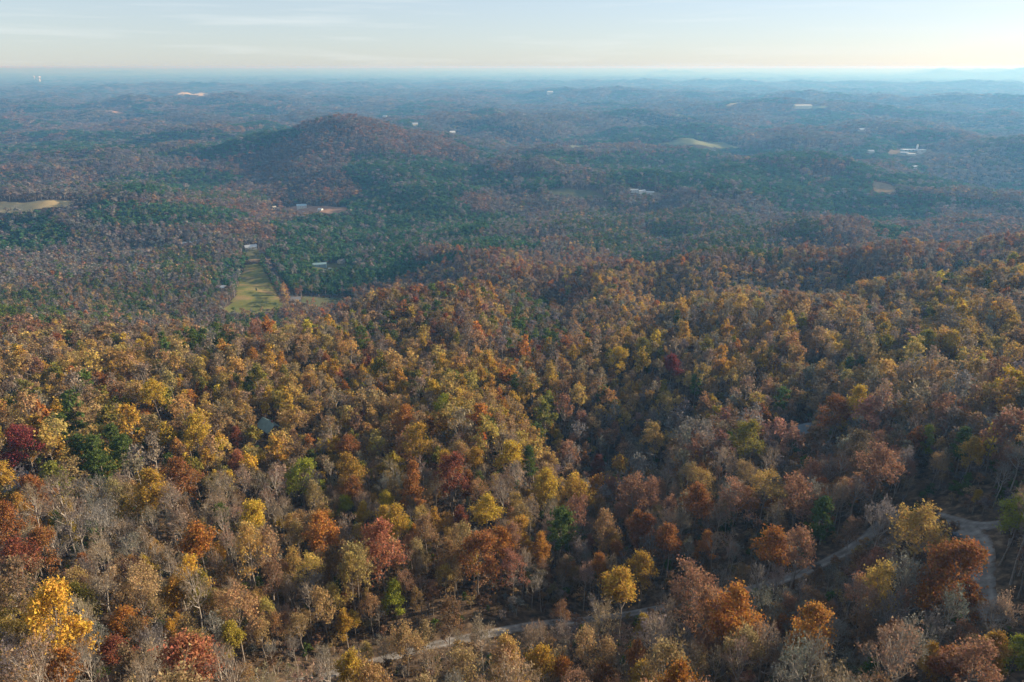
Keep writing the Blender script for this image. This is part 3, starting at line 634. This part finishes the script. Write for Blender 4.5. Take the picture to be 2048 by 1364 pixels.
# the mill: flat blocks, silo and tower
def block(name, u, v, L, W, h, rz, wallm, roofm, label, group=None):
    p = spot(u, v); o = empty(name, (p[0], p[1], p[2]), rz, label=label, category='mill building')
    if group: o['group'] = group
    part('wall', boxes([(-L / 2, L / 2, -W / 2, W / 2, -4, h)]), wallm, o); part('roof', boxes([(-L / 2 - .5, L / 2 + .5, -W / 2 - .5, W / 2 + .5, h + .003, h + .6)]), roofm, o)
    for k in range(4): wn = part('window', boxes([(-L / 2 + L * (k + .3) / 4, -L / 2 + L * (k + .7) / 4, -W / 2 - .1, -W / 2 + .1, h * .5, h * .75)]), M_glass, o)
    BLD.append((p[0], p[1], max(L, W) / 2 + 8)); r = math.hypot(p[0], p[1])
    CLEARPX.append(([(u - 12, v + 3), (u + 12, v + 3), (u + 12, v - 4), (u - 12, v - 4)], r - 300, r + 20))
block('mill_building', 1818, 304, 62, 26, 9, .1, M_bluesteel, M_steelwhite, 'largest pale blue mill building of the white mill cluster')
block('mill_building', 1843, 306, 22, 18, 12, .2, M_white, M_steelwhite, 'bright white end building of the mill cluster')
block('mill_building', 1808, 308, 26, 14, 6, -.2, M_bluesteel, M_steelwhite, 'low shed before the long blue mill building')
block('mill_building', 1822, 311, 30, 12, 5, 0, M_white, M_steelwhite, 'low white loading shed at the front of the mill')
def tower(name, u, v, h, rad, label, cat, tank=False):
    p = spot(u, v); o = empty(name, tuple(p), 0, label=label, category=cat)
    def ring(rs):
        n = 14; V = []; F = []
        for (r_, z_) in rs: V += [(r_ * math.cos(2 * math.pi * k / n), r_ * math.sin(2 * math.pi * k / n), z_) for k in range(n)]
        for i in range(len(rs) - 1):
            for k in range(n): F.append((i * n + k, i * n + (k + 1) % n, (i + 1) * n + (k + 1) % n, (i + 1) * n + k))
        F.append(tuple(range((len(rs) - 1) * n, len(rs) * n))); return V, F
    if tank:
        part('shaft', ring([(rad * .45, -5), (rad * .3, h * .15), (rad * .28, h * .62)]), M_steelwhite, o)
        part('tank', ring([(rad * .28, h * .6), (rad * .8, h * .7), (rad, h * .8), (rad * .85, h * .92), (rad * .3, h), (.1, h)]), M_steelwhite, o)
    else:
        part('body', ring([(rad, -4), (rad, h * .86)]), M_steelwhite, o); part('cap', ring([(rad * 1.04, h * .86), (rad * .6, h * .95), (.2, h)]), M_metalroof, o)
    BLD.append((p[0], p[1], rad + 4)); r = math.hypot(p[0], p[1])
    CLEARPX.append(([(u - 4, v + 2), (u + 4, v + 2), (u + 4, v - 14), (u - 4, v - 14)], r - 350, r + 10))
tower('silo', 1833, 302, 26, 3.6, 'tall white silo standing at the mill cluster', 'silo')
tower('water_tower', 80, 163, 95, 30, 'white water tower on the far plain near the horizon', 'water tower', True)
tower('water_tower', 69, 158, 75, 22, 'smaller water tower beyond the white one near the horizon', 'water tower', True)
# vehicles
def car(u, v, rz, mat, label, Lc=4.6, Wc=1.8, group=None, at=None):
    p = spot(u, v) if at is None else np.array([at[0], at[1], float(ground(*at)) + .12]); o = empty('parked_car', (p[0], p[1], p[2] + (.3 if at is None else 0)), rz, label=label, category='car')
    if group: o['group'] = group
    a, b = Lc / 2, Wc / 2
    prof = [(-a, .35), (a, .35), (a, .75), (a * .92, .85), (a * .45, .95), (a * .15, 1.42), (-a * .55, 1.45), (-a * .9, 1.0), (-a, .9)]
    n = len(prof); V = [(x, -b * (1 if z < 1.0 else .84), z) for x, z in prof] + [(x, b * (1 if z < 1.0 else .84), z) for x, z in prof]
    F = [tuple(range(n))[::-1], tuple(range(n, 2 * n))] + [(k, (k + 1) % n, n + (k + 1) % n, n + k) for k in range(n)]
    part('body', (V, F), mat, o)
    part('windscreen', ([(a * .44, -b * .8, .99), (a * .44, b * .8, .99), (a * .18, b * .74, 1.38), (a * .18, -b * .74, 1.38), (a * .40, -b * .8, .95), (a * .40, b * .8, .95)], [(0, 1, 2, 3), (4, 5, 1, 0)]), M_glass, o)
    for s in (-1, 1): part('side_window', boxes([(-a * .5, a * .2, s * b * .9 - .03, s * b * .9 + .03, 1.0, 1.34)]), M_glass, o)
    for sx in (-1, 1):
        for sy in (-1, 1):
            k = 10; V = []; F = []
            for yy in (sy * b - .12, sy * b + .06): V += [(sx * a * .62 + .33 * math.cos(2 * math.pi * i / k), yy, .33 + .33 * math.sin(2 * math.pi * i / k)) for i in range(k)]
            F = [tuple(range(k)), tuple(range(k, 2 * k))[::-1]] + [(i, (i + 1) % k, k + (i + 1) % k, k + i) for i in range(k)]
            part('wheel', (V, F), M_tyre, o)
    return o
def on_road(P, u, v):
    h_ = hit(u, v)[:2]; i = int(np.argmin(np.hypot(*(P - h_).T))); j = min(i + 1, len(P) - 1); d = P[j] - P[j - 1]; return P[i], math.atan2(d[1], d[0])
q, a_ = on_road(road_fork, 1912, 1078)
car(0, 0, a_ + .25, M_carblue, 'dark blue car parked at the gravel road fork', at=hit(1912, 1080)[:2])
car(660, 538, .3, M_carwhite, 'white van parked beside the long blue shed', 5.4, 2.0)
car(649, 541, -.2, M_carwhite, 'white car parked in the yard of the blue shed')
car(588, 610, .2, M_carwhite, 'white car parked before the grey roofed house')
car(607, 425, .3, M_carwhite, 'white car parked in the red clay clearing', 5.2, 2.0)
# lone shrub on the meadow

# scattered farms and cleared fields on the hazy plain
g3 = np.random.default_rng(77)
for k in range(24):
    r_ = math.exp(g3.uniform(math.log(2600), math.log(16000))); th_ = g3.uniform(-.60, .60); cx, cy_ = r_ * math.sin(th_), r_ * math.cos(th_)
    if math.hypot(cx + 600, cy_ - 2450) < 900: continue
    n = 9; a0 = g3.uniform(0, 6.28); L1, L2 = g3.uniform(50, 110) * (r_ / 3000) ** .45, g3.uniform(35, 80) * (r_ / 3000) ** .6
    an = np.arange(n) / n * 2 * math.pi; rad = g3.uniform(.75, 1.15, n); P = np.c_[cx + np.cos(an) * L1 * rad * math.cos(a0) - np.sin(an) * L2 * rad * math.sin(a0), cy_ + np.cos(an) * L1 * rad * math.sin(a0) + np.sin(an) * L2 * rad * math.cos(a0)]
    u_, v_ = project(P[:, 0], P[:, 1], ground(P[:, 0], P[:, 1])); CLEAR.append(P); st = max(L1, L2) / 14
    xs = np.arange(P[:, 0].min() - st, P[:, 0].max() + st, st); ys = np.arange(P[:, 1].min() - st, P[:, 1].max() + st, st); X, Y = np.meshgrid(xs, ys, indexing='ij')
    ins = in_poly(X + st / 2, Y + st / 2, P)[:-1, :-1]; a_, b_ = np.nonzero(ins); m_ = len(ys)
    if len(a_) < 4: continue
    F = np.stack([a_ * m_ + b_, (a_ + 1) * m_ + b_, (a_ + 1) * m_ + b_ + 1, a_ * m_ + b_ + 1], -1); used, inv = np.unique(F, return_inverse=True)
    V = np.stack([X, Y, ground(X, Y) + .0006 * r_], -1).reshape(-1, 3)[used]
    link('field', mesh_np('field', V, inv.reshape(-1, 4), [(M_hay, M_pale, M_dry, M_clay, M_darkgrass)[int(g3.integers(0, 5))]], smooth=True), kind='structure')
    if k % 2 == 0:
        hx, hy = cx + L1 * .5 * math.cos(a0), cy_ + L1 * .5 * math.sin(a0); hz = float(ground(hx, hy)); sc_ = g3.uniform(.9, 1.5)
        o = empty('farmhouse', (hx, hy, hz), g3.uniform(0, 3), label='tiny pale farmhouse at a field on the hazy plain', category='house', group='farmhouses on the hazy plain')
        part('wall', boxes([(-11 * sc_, 11 * sc_, -6 * sc_, 6 * sc_, -3, 6 * sc_)]), M_white, o)
        part('roof', ([(-12 * sc_, -7 * sc_, 6 * sc_), (12 * sc_, -7 * sc_, 6 * sc_), (12 * sc_, 7 * sc_, 6 * sc_), (-12 * sc_, 7 * sc_, 6 * sc_), (-12 * sc_, 0, 10 * sc_), (12 * sc_, 0, 10 * sc_)], [(0, 1, 5, 4), (2, 3, 4, 5), (1, 2, 5), (3, 0, 4), (3, 2, 1, 0)]), M_metalroof if k % 3 else M_greyroof, o)
        BLD.append((hx, hy, 20 * sc_))
# crowns kept off the sight lines of the roads, as the roadside openings in the wood show
rd = lambda pts: (pts, 60, 330)
ROADPX = [rd([(1785, 1012), (1825, 1002), (1900, 1026), (1955, 1046), (2020, 1026), (2024, 1062), (1996, 1110), (1990, 1180), (1945, 1190), (1938, 1100), (1905, 1070), (1860, 1046)]), rd([(930, 1264), (1100, 1232), (1300, 1203), (1440, 1188), (1440, 1212), (1300, 1242), (1120, 1264), (980, 1292)]), rd([(670, 1340), (830, 1290), (850, 1310), (720, 1360)]), rd([(1480, 1180), (1530, 1168), (1535, 1190), (1490, 1204)])]

# ------------------------------------------------------------------ trees that are things of their own
SPECIAL = [  # picture position of the crown's middle, crown width in px, colour, shape pick, what sets it apart
    (45, 893, 100, 'crimson', 2, 'deep crimson broad tree beside the green pines on the slope'), (480, 925, 46, 'coral', 4, 'coral red tree glowing among golden trees on the slope'),
    (190, 915, 62, 'pine', 0, 'broad green pine in the pine clump by the crimson tree'), (248, 918, 60, 'pine', 2, 'round topped green pine at the edge of the pine clump'), (222, 882, 50, 'pine', 1, 'darker green pine at the back of the pine clump'),
    (158, 905, 48, 'pine', 1, 'small green pine between the crimson tree and the pine clump'), (110, 966, 58, 'pine_yellow', 0, 'yellow-green pine beside the slate roofed cabin'), (205, 945, 50, 'pine', 0, 'low green pine in front of the pine clump'),
    (120, 855, 36, 'pine', 2, 'lone green pine behind the crimson tree'), (155, 829, 34, 'pine', 2, 'small flat topped green pine rising above golden crowns'), (8, 962, 44, 'gold', 0, 'bright gold-orange tree between crimson tree and slate roofed cabin'),
    (372, 958, 84, 'rust', 2, 'wide rust orange tree beside the coral red tree'), (392, 878, 66, 'yellow', 0, 'bright yellow tree uphill of the teal roofed cabin'), (315, 795, 56, 'yellow', 1, 'yellow tree cresting the golden slope above the pine clump'),
    (605, 958, 60, 'lime', 2, 'lime green tree at the dark gap in the golden slope'), (512, 1045, 58, 'yellow', 3, 'bright yellow tree among tan bare trees'), (300, 1004, 64, 'gold', 0, 'gold tree below the green pine clump'), (400, 1090, 70, 'orange', 3, 'soft orange tree among bare tan trees'),
    (648, 1082, 66, 'orange', 0, 'round orange tree among tan bare trees near the dark gap'), (768, 1112, 84, 'coral', 2, 'red-orange tree standing over the lime green conical tree'), (920, 1040, 40, 'red', 4, 'narrow red tree beside bright yellow crowns'),
    (50, 1122, 66, 'red', 1, 'brick red tree in the bare wood on the left slope'), (958, 1112, 104, 'rust', 2, 'broad rust orange oak above the leaf strewn clearing'), (1000, 1090, 60, 'orange', 1, 'orange tree touching the broad rust oak'),
    (1118, 1068, 52, 'pine', 2, 'tall dark pine standing alone above the gravel road'), (790, 1192, 54, 'lime', 4, 'lime green conical tree before the leaf strewn clearing'), (1285, 1140, 60, 'gold', 1, 'upper gold tree standing over the gravel road'), (1245, 1188, 80, 'gold', 3, 'gold-orange tree leaning over the gravel road'),
    (245, 1258, 62, 'orange', 3, 'orange tree among pale bare trunks on the left slope'), (222, 1318, 60, 'red', 3, 'red tree low among pale bare trunks'), (376, 1340, 96, 'coral', 1, 'red coral leaved tree at the foot of the near wood'), (118, 1352, 66, 'orange', 0, 'bright orange tree top beside the red coral tree'),
    (690, 1246, 42, 'gold', 4, 'slim gold tree beside the gravel road'), (1460, 1245, 96, 'orange', 0, 'orange tree on the camera side bank of the gravel road'), (1390, 1190, 100, 'rustpink', 0, 'rust brown tree spreading beside the gravel road'), (1075, 1335, 62, 'gold', 1, 'gold tree leaning low at the foot of the bare wood'),
    (1120, 1350, 50, 'orange', 3, 'orange tree joined to a gold one at the foot of the wood'), (1828, 1082, 116, 'goldtan', 2, 'wide golden tan tree inside the bend of the gravel road'), (1908, 1160, 90, 'rust', 2, 'rust orange tree lit by the sun at the road fork'), (1860, 1190, 70, 'orange', 0, 'orange tree beside the rust tree at the road fork'),
    (1640, 1032, 48, 'pine', 1, 'green pine between pinkish rust trees near the road bend'), (1592, 1000, 72, 'rustpink', 1, 'pinkish rust tree left of the green pine near the road bend'), (1530, 985, 84, 'goldtan', 0, 'sandy gold tree next to the pinkish rust tree'), (1265, 1012, 92, 'rustpink', 2, 'dusty pink tree beside orange-gold crowns'),
    (1150, 998, 84, 'gold', 2, 'orange-gold rounded tree in the middle of the slope'), (1085, 985, 60, 'yellow', 1, 'yellow tree left of the orange-gold rounded tree'), (970, 1022, 62, 'yellow', 0, 'yellow-olive tree beside the narrow red tree'), (1022, 912, 62, 'yellow', 3, 'brightest yellow tree on the middle of the slope'),
    (892, 812, 44, 'lime', 0, 'green tree alone among golden crowns'), (1060, 930, 36, 'pine', 1, 'small dark green pine right of the brightest yellow tree'), (905, 958, 84, 'red', 2, 'dark red wide tree before the golden slope'), (1195, 932, 36, 'red', 4, 'narrow red tree at the edge of the dark ravine'),
    (1715, 812, 52, 'yellow', 4, 'bright yellow tree by the dark rust tree in the ravine'), (1668, 828, 80, 'rust', 2, 'large dark rust tree above the shaded ravine'), (1850, 692, 70, 'olive', 0, 'yellow-green rounded tree on the right ridge'), (1900, 690, 56, 'yellow', 3, 'yellow tree joined to the yellow-green one on the right ridge'),
    (1340, 738, 48, 'crimson', 3, 'dark red tree on the sunlit bank beyond the ravine'), (1310, 885, 66, 'goldtan', 1, 'golden topped tree at the mouth of the dark ravine'), (1500, 885, 76, 'olive', 2, 'olive gold tree on the near spur of the ravine'), (1755, 955, 92, 'rustpink', 2, 'wide pinkish brown tree above the road bend'),
    (1395, 1010, 66, 'rust', 1, 'rust tree on the spur among bare grey trees'), (1470, 1010, 60, 'rustpink', 0, 'reddish pink tree beside the rust tree on the spur'), (1540, 1100, 70, 'orange', 1, 'amber tree on the bank below the road'), (1600, 1110, 70, 'rustpink', 3, 'brick pink tree next to the amber tree'),
    (1410, 1090, 44, 'orange', 4, 'slim orange tree downhill of the gravel road'), (1340, 1100, 60, 'rust', 3, 'reddish brown tree beside the upper gold tree'), (2030, 1040, 60, 'lime', 1, 'green leaved tree on the far bank of the road fork'), (1850, 885, 40, 'lime', 4, 'small bright green tree in the grey wood above the fork'), (1930, 885, 34, 'pine', 1, 'small pine in the grey wood above the fork'),
    (1950, 1340, 80, 'rustpink', 1, 'pinkish orange tree on the shaded bank below the fork'), (2030, 1310, 50, 'lime', 0, 'green tree on the shaded bank below the fork'), (1890, 1330, 60, 'rust', 0, 'rust tree on the shaded bank below the fork'), (695, 1010, 40, 'lime', 3, 'lime sapling in the dark gap of the slope'), (690, 900, 50, 'rust', 1, 'reddish orange tree right of the dark gap'),
    (472, 872, 30, 'red', 4, 'small red tree left of the teal roofed cabin'), (1235, 720, 60, 'yellow', 2, 'yellow-gold rounded tree on the bank beyond the ravine'), (1290, 700, 56, 'olive', 0, 'olive yellow tree on the bank beyond the ravine'), (840, 890, 60, 'gold', 2, 'gold tree left of the dark red wide tree'), (800, 850, 54, 'orange', 1, 'deep orange tree above the gold crowns')]
g = np.random.default_rng(11)
def clear_of(x, y, z, r, hts, polys=None):
    keep = np.ones(len(x), bool)
    for h in hts:
        u, v = project(x, y, z + h)
        for P, r0, r1 in (CLEARPX if polys is None else polys):
            m = (r > r0) & (r < r1)
            if m.any(): keep[m] &= ~in_poly(u[m], v[m], P)
    return keep
def free(x, y):
    k = np.ones(len(x), bool)
    for P in CLEAR: 
        m = (np.abs(x - P[:, 0].mean()) < np.ptp(P[:, 0])) & (np.abs(y - P[:, 1].mean()) < np.ptp(P[:, 1]))
        if m.any(): k[m] &= ~in_poly(x[m], y[m], P)
    for P, wd in ROADS:
        lo, hi = P.min(0) - 12, P.max(0) + 12; m = (x > lo[0]) & (x < hi[0]) & (y > lo[1]) & (y < hi[1])
        if m.any(): k[m] &= dist_line(x[m], y[m], P[::2]) > wd / 2 + 1.6
    for bx, by, br in BLD: k &= np.hypot(x - bx, y - by) > br
    return k
for P in list(CLEAR):
    zc = ground(P[:, 0], P[:, 1]); r = np.hypot(P[:, 0], P[:, 1]); u, v = project(P[:, 0], P[:, 1], zc); CLEARPX.append((list(zip(u, v)), r.min() - 90, r.max() + 5))
nearRoad = np.concatenate([road_main, road_fork])
def road_side(x, y):      # distance to the near roads, and whether the place lies between camera and road
    d = dist_line(x, y, road_main[::3]); d = np.minimum(d, dist_line(x, y, road_fork[::3]))
    i = np.array([np.argmin((nearRoad[:, 0] - a) ** 2 + (nearRoad[:, 1] - b) ** 2) for a, b in zip(x, y)]) if len(x) else np.zeros(0, int)
    return d, np.hypot(x, y) < np.hypot(nearRoad[i, 0], nearRoad[i, 1]) if len(x) else np.zeros(0, bool)
NAME_OF = {'bare': 'bare_tree', 'sparse': 'autumn_tree', 'full': 'autumn_tree', 'pine': 'pine_tree', 'plant': 'pine_tree'}
DESC = {'bare_grey': 'bare grey tree with pale trunk', 'bare_tan': 'bare tan-twigged tree with pale trunk', 'bare_mauve': 'bare mauve-grey tree', 'tan': 'half-bare tree with thin tan leaves', 'brown': 'half-bare tree with brown leaves',
        'goldtan': 'half-bare tree with thin golden leaves', 'rustpink': 'half-bare tree with pinkish rust leaves', 'gold': 'gold-leaved tree', 'yellow': 'bright yellow tree', 'orange': 'orange-leaved tree', 'rust': 'rust-coloured tree',
        'red': 'red-leaved tree', 'crimson': 'dark crimson tree', 'coral': 'coral red tree', 'olive': 'olive-yellow tree', 'lime': 'lime green tree', 'pine': 'green pine', 'pine_yellow': 'yellow-green pine', 'plant': 'young green pine'}
taken = []
def plant_tree(x, y, shape, tint, s, sz, label, group=None, rz=None, pal=None):
    kd = SHAPES[shape][0]; z = float(ground(x, y)) - .25
    o = empty(NAME_OF[kd], (x, y, z), g.uniform(0, 6.28) if rz is None else rz, label=label, category='pine tree' if kd in ('pine', 'plant') else 'tree')
    if group: o['group'] = group
    o.scale = (s, s, s * sz); o.rotation_euler[0] = g.normal(0, .025); o.rotation_euler[1] = g.normal(0, .025)
    tr, cr = near_mesh[shape]
    link('trunk', tr, o); c = link('crown', cr, o); c['tint'] = [float(t) for t in tint]; c.id_properties_ui('tint').update(subtype='COLOR') if False else None
    taken.append((x, y, 3.4 * s)); return o
CRW = {'bare': 8.0, 'sparse': 8.5, 'full': 8.8, 'pine': 6.8, 'plant': 5.2}
n_tree = 0; FRONT = []     # lines of sight to the marked trees stay open
for (u, v, wpx, pal, k, lab) in SPECIAL:
    kd, col = PAL[pal]; ids = KIND_IDS[kd]
    if kd == 'sparse' : ids = KIND_IDS['sparse']
    shp = ids[k % len(ids)]
    p = hit(u, v, 12.5); d = math.dist(p, (0, 0, CAM_Z)); s = float(np.clip(wpx * d / FPX / CRW[kd], .62, 1.4))
    p = hit(u, v, 12.5 * s)
    rs = math.hypot(p[0], p[1]); q8 = np.arange(8) / 8 * 2 * math.pi; FRONT.append((list(zip(u + .46 * wpx * np.cos(q8), v + .50 * wpx * np.sin(q8))), rs - 70, rs + 1))
    plant_tree(p[0], p[1], shp, np.array(col) * math.exp(g.normal(0, .05)), s, g.uniform(.95, 1.1) if kd != 'pine' else g.uniform(.9, 1.05), lab); n_tree += 1
p = hit(513, 583); sh = plant_tree(p[0], p[1], KIND_IDS['plant'][0], (.03, .06, .025), .5, .8, 'small dark evergreen standing alone on the green meadow')
# the nearest wood, tree by tree
STOP = re.compile(r' (beside|among|in|at|between|behind|rising|uphill|cresting|below|above|standing|near|left|right|on|over|inside|by|before|alone|glowing|touching|leaning|low|spreading|downhill|next|joined|lit)\b')
shorts = [STOP.split(t[5])[0] for t in SPECIAL]
marks = [(taken[i][0], taken[i][1], shorts[i]) for i in range(len(SPECIAL)) if shorts.count(shorts[i]) == 1 and len(shorts[i].split()) > 2]
NEAR_MAX = 300 - n_tree
x, y = cartesian(5.0, 40, 460, np.random.default_rng(21), 1.22); k = (np.abs(np.arctan2(x, y)) < .80) | (np.hypot(x, y) < 330); x, y = x[k], y[k]
z = ground(x, y); r = np.hypot(x, y)
k = free(x, y) & clear_of(x, y, z, r, (3, 7, 11, 15, 19)) & clear_of(x, y, z, r, (5, 9, 13, 17, 20), ROADPX[:1]); x, y, z, r = x[k], y[k], z[k], r[k]
for (tx, ty, tr) in taken: 
    k = np.hypot(x - tx, y - ty) > tr; x, y, z, r = x[k], y[k], z[k], r[k]
d, front = road_side(x, y); thin = (d < 19) & front; k = ~(thin & (g.uniform(0, 1, len(x)) < .36)); x, y, z, r, d, thin, front = x[k], y[k], z[k], r[k], d[k], thin[k], front[k]
k = clear_of(x, y, z, r, (10, 14, 17), FRONT); x, y, z, r, d, thin, front = x[k], y[k], z[k], r[k], d[k], thin[k], front[k]
k = clear_of(x, y, z, r, (6, 11, 15), ROADPX) | (g.uniform(0, 1, len(x)) < .3); x, y, z, r, d, thin, front = x[k], y[k], z[k], r[k], d[k], thin[k], front[k]
u, v = project(x, y, z + 9); zn = zone_of(x, y, u, v, r); pp = pick(zn, x, y, g)
bt = np.where(g.uniform(0, 1, len(x)) < .5, PI['bare_grey'], PI['bare_tan']); full = np.array([PAL[n][0] in ('full', 'pine') for n in PN])[pp]
pp = np.where(thin & full, bt, pp)
gap = fbm(x, y, 26, 2, .5, 44.0) < -.42; k = ~gap; x, y, z, r, d, front, pp, u, v = [q_[k] for q_ in (x, y, z, r, d, front, pp, u, v)]
tt = tint_of(pp, g); nf = sstep(170, 270, r); sc = np.clip(np.exp(g.normal(-.43, .25, len(x))), .38, 1.15) * (1 + .14 * nf); szs = g.uniform(1.15, 1.5, len(x)) * (1 - .16 * nf)
shp = np.array([g.choice(KIND_IDS[PAL[PN[i]][0]]) for i in pp])
inview = (u > -40) & (u < 2088) & (v < 1420)
order = np.argsort(r + np.where(inview, 0, 1e6)); own = np.zeros(len(x), bool); own[order[:NEAR_MAX]] = True
for i in np.nonzero(own)[0]:
    pal = PN[pp[i]]; where = 'beside the gravel road' if d[i] < 7 else ('on the bank above the gravel road' if front[i] and d[i] < 45 else ('in the wood below the gravel road' if d[i] < 45 else 'in the open wood left of the gravel road' if u[i] < 900 else 'in the wood behind the road bend'))
    size = 'tall ' if sc[i] * szs[i] > 1.0 else ('small ' if sc[i] * szs[i] < .74 else '')
    dm = [math.hypot(x[i] - a_[0], y[i] - a_[1]) for a_ in marks]; j = int(np.argmin(dm))
    if dm[j] < 11.5: where = 'next to the ' + marks[j][2]
    lab = size + DESC[pal] + ' ' + where
    plant_tree(x[i], y[i], int(shp[i]), tt[i], float(sc[i]), float(szs[i]), lab, lab.replace('tree', 'trees', 1).replace('green pine ', 'green pines '))
# ------------------------------------------------------------------ the rest of the woods, one object each
def make_forest(name, label, X, Y, LOD, SH, TT, S, SZ, sink=.25):
    n = len(X); V = np.c_[X, Y, ground(X, Y) - sink].astype(np.float32)
    me = bpy.data.meshes.new(name); me.vertices.add(n); me.vertices.foreach_set('co', V.ravel())
    def att(nm, ty, val, key='value'):
        a = me.attributes.new(nm, ty, 'POINT'); a.data.foreach_set(key, np.ascontiguousarray(val).ravel())
    att('proto', 'INT', (LOD * NSH + SH).astype(np.int32)); att('spin', 'FLOAT_VECTOR', np.c_[np.zeros(n), np.zeros(n), g.uniform(0, 6.28, n)].astype(np.float32), 'vector')
    att('grow', 'FLOAT_VECTOR', np.c_[S, S, SZ].astype(np.float32), 'vector'); att('tint', 'FLOAT_VECTOR', TT.astype(np.float32), 'vector')
    o = link(name, me, kind='stuff', label=label, category='forest')
    ng = bpy.data.node_groups.get('forest_points')
    if ng is None:
        ng = bpy.data.node_groups.new('forest_points', 'GeometryNodeTree')
        ng.interface.new_socket('Geometry', in_out='INPUT', socket_type='NodeSocketGeometry'); ng.interface.new_socket('Geometry', in_out='OUTPUT', socket_type='NodeSocketGeometry')
        N = ng.nodes; L = ng.links; gi = N.new('NodeGroupInput'); go = N.new('NodeGroupOutput'); ip = N.new('GeometryNodeInstanceOnPoints'); ci = N.new('GeometryNodeCollectionInfo')
        ci.inputs[0].default_value = proto_col; ci.inputs['Separate Children'].default_value = True; ci.inputs['Reset Children'].default_value = True
        def na(nm, ty):
            q = N.new('GeometryNodeInputNamedAttribute'); q.data_type = ty; q.inputs[0].default_value = nm; return q.outputs[0]
        L.new(gi.outputs[0], ip.inputs['Points']); L.new(ci.outputs[0], ip.inputs['Instance']); ip.inputs['Pick Instance'].default_value = True
        L.new(na('proto', 'INT'), ip.inputs['Instance Index']); L.new(na('spin', 'FLOAT_VECTOR'), ip.inputs['Rotation']); L.new(na('grow', 'FLOAT_VECTOR'), ip.inputs['Scale'])
        L.new(ip.outputs[0], go.inputs[0])
    md = o.modifiers.new('woods', 'NODES'); md.node_group = ng; return o
rest = ~own; lodn = np.where(r < 230, 0, 1)
make_forest('hillside_forest', 'golden and tan autumn forest covering the mountain slope', x[rest], y[rest], lodn[rest], shp[rest], tt[rest], sc[rest], sc[rest] * szs[rest])
def scatter(X, Y, S0=1.0, lod_split=None, far=False):
    r = np.hypot(X, Y); k = free(X, Y); X, Y, r = X[k], Y[k], r[k]; z = ground(X, Y); k = clear_of(X, Y, z, r, (4, 11)); X, Y, r, z = X[k], Y[k], r[k], z[k]
    u, v = project(X, Y, z + 9); zn = zone_of(X, Y, u, v, r); p = pick(zn, X, Y, g); return X, Y, r, zn, p
a = scatter(*cartesian(7.2, 460, 1150, g, .84)); b = scatter(*logpolar(.0062, 1150, 36000, g))
X, Y, r2, zn2, p2 = [np.concatenate(q_) for q_ in zip(a, b)]
T2 = tint_of(p2, g)
kinds = [PAL[n][0] for n in PN]; S2 = np.empty(len(p2), int); uu = g.uniform(0, 1, len(p2))
for i, kd in enumerate(kinds):
    ids = np.array(KIND_IDS[kd]); m = p2 == i; S2[m] = ids[(uu[m] * len(ids)).astype(int)]
lod2 = np.where(r2 < 1050, 2, 3)
wide = np.maximum(1.0, .0062 * r2 / 6.6) * g.uniform(.82, 1.2, len(p2)); tall = g.uniform(.75, 1.2, len(p2))
wide = np.where(np.isin(p2, [PI['plant']]), wide * 1.35, wide)
pin = zn2 == ZI['pinewood']
make_forest('pine_plantation', 'dark green pine plantations in blocks across the valley', X[pin], Y[pin], lod2[pin], S2[pin], T2[pin], wide[pin], tall[pin])
make_forest('valley_forest', 'grey-brown leafless woods spread over the valley and plain', X[~pin], Y[~pin], lod2[~pin], S2[~pin], T2[~pin], wide[~pin], tall[~pin])
# undergrowth
xu, yu = cartesian(3.6, 50, 420, g, .95); k = free(xu, yu) & (g.uniform(0, 1, len(xu)) < .8); xu, yu = xu[k], yu[k]
pu = np.where(g.uniform(0, 1, len(xu)) < .16, PI['pine'], np.where(g.uniform(0, 1, len(xu)) < .5, PI['brown'], np.where(g.uniform(0, 1, len(xu)) < .5, PI['tan'], PI['bare_grey'])))
su = np.array([g.choice(KIND_IDS[PAL[PN[i]][0]]) for i in pu]); tu = tint_of(pu, g) * .8; szu = g.uniform(.14, .36, len(xu))
make_forest('undergrowth', 'low saplings and evergreen shrubs on the forest floor', xu, yu, np.full(len(xu), 2), su, tu, szu * 1.5, szu, .6)

# ------------------------------------------------------------------ the hazy air
def haze():
    m = bpy.data.materials.new('haze'); m.use_nodes = True; N = m.node_tree.nodes; N.clear()
    o = N.new('ShaderNodeOutputMaterial'); v = N.new('ShaderNodeVolumePrincipled')
    v.inputs['Color'].default_value = (.135, .36, .70, 1); v.inputs['Absorption Color'].default_value = (.78, .49, .06, 1)
    v.inputs['Density'].default_value = 1.4e-4; v.inputs['Anisotropy'].default_value = .25
    v.inputs['Density Attribute'].default_value = ''
    m.node_tree.links.new(v.outputs[0], o.inputs['Volume'])
    try: m.cycles.homogeneous_volume = True
    except Exception: pass
    X = 70000; z0, z1 = float(ZG.min()) - 1, CAM_Z + 8
    V = [(-X, -X, z0), (X, -X, z0), (X, X, z0), (-X, X, z0), (-X, -X, z1), (X, -X, z1), (X, X, z1), (-X, X, z1)]
    F = [(3, 2, 1, 0), (4, 5, 6, 7), (0, 1, 5, 4), (1, 2, 6, 5), (2, 3, 7, 6), (3, 0, 4, 7)]
    link('haze', mesh_np('haze', V, F, [m]), kind='stuff', label='thin blue haze lying over the whole wooded valley', category='haze')
haze()
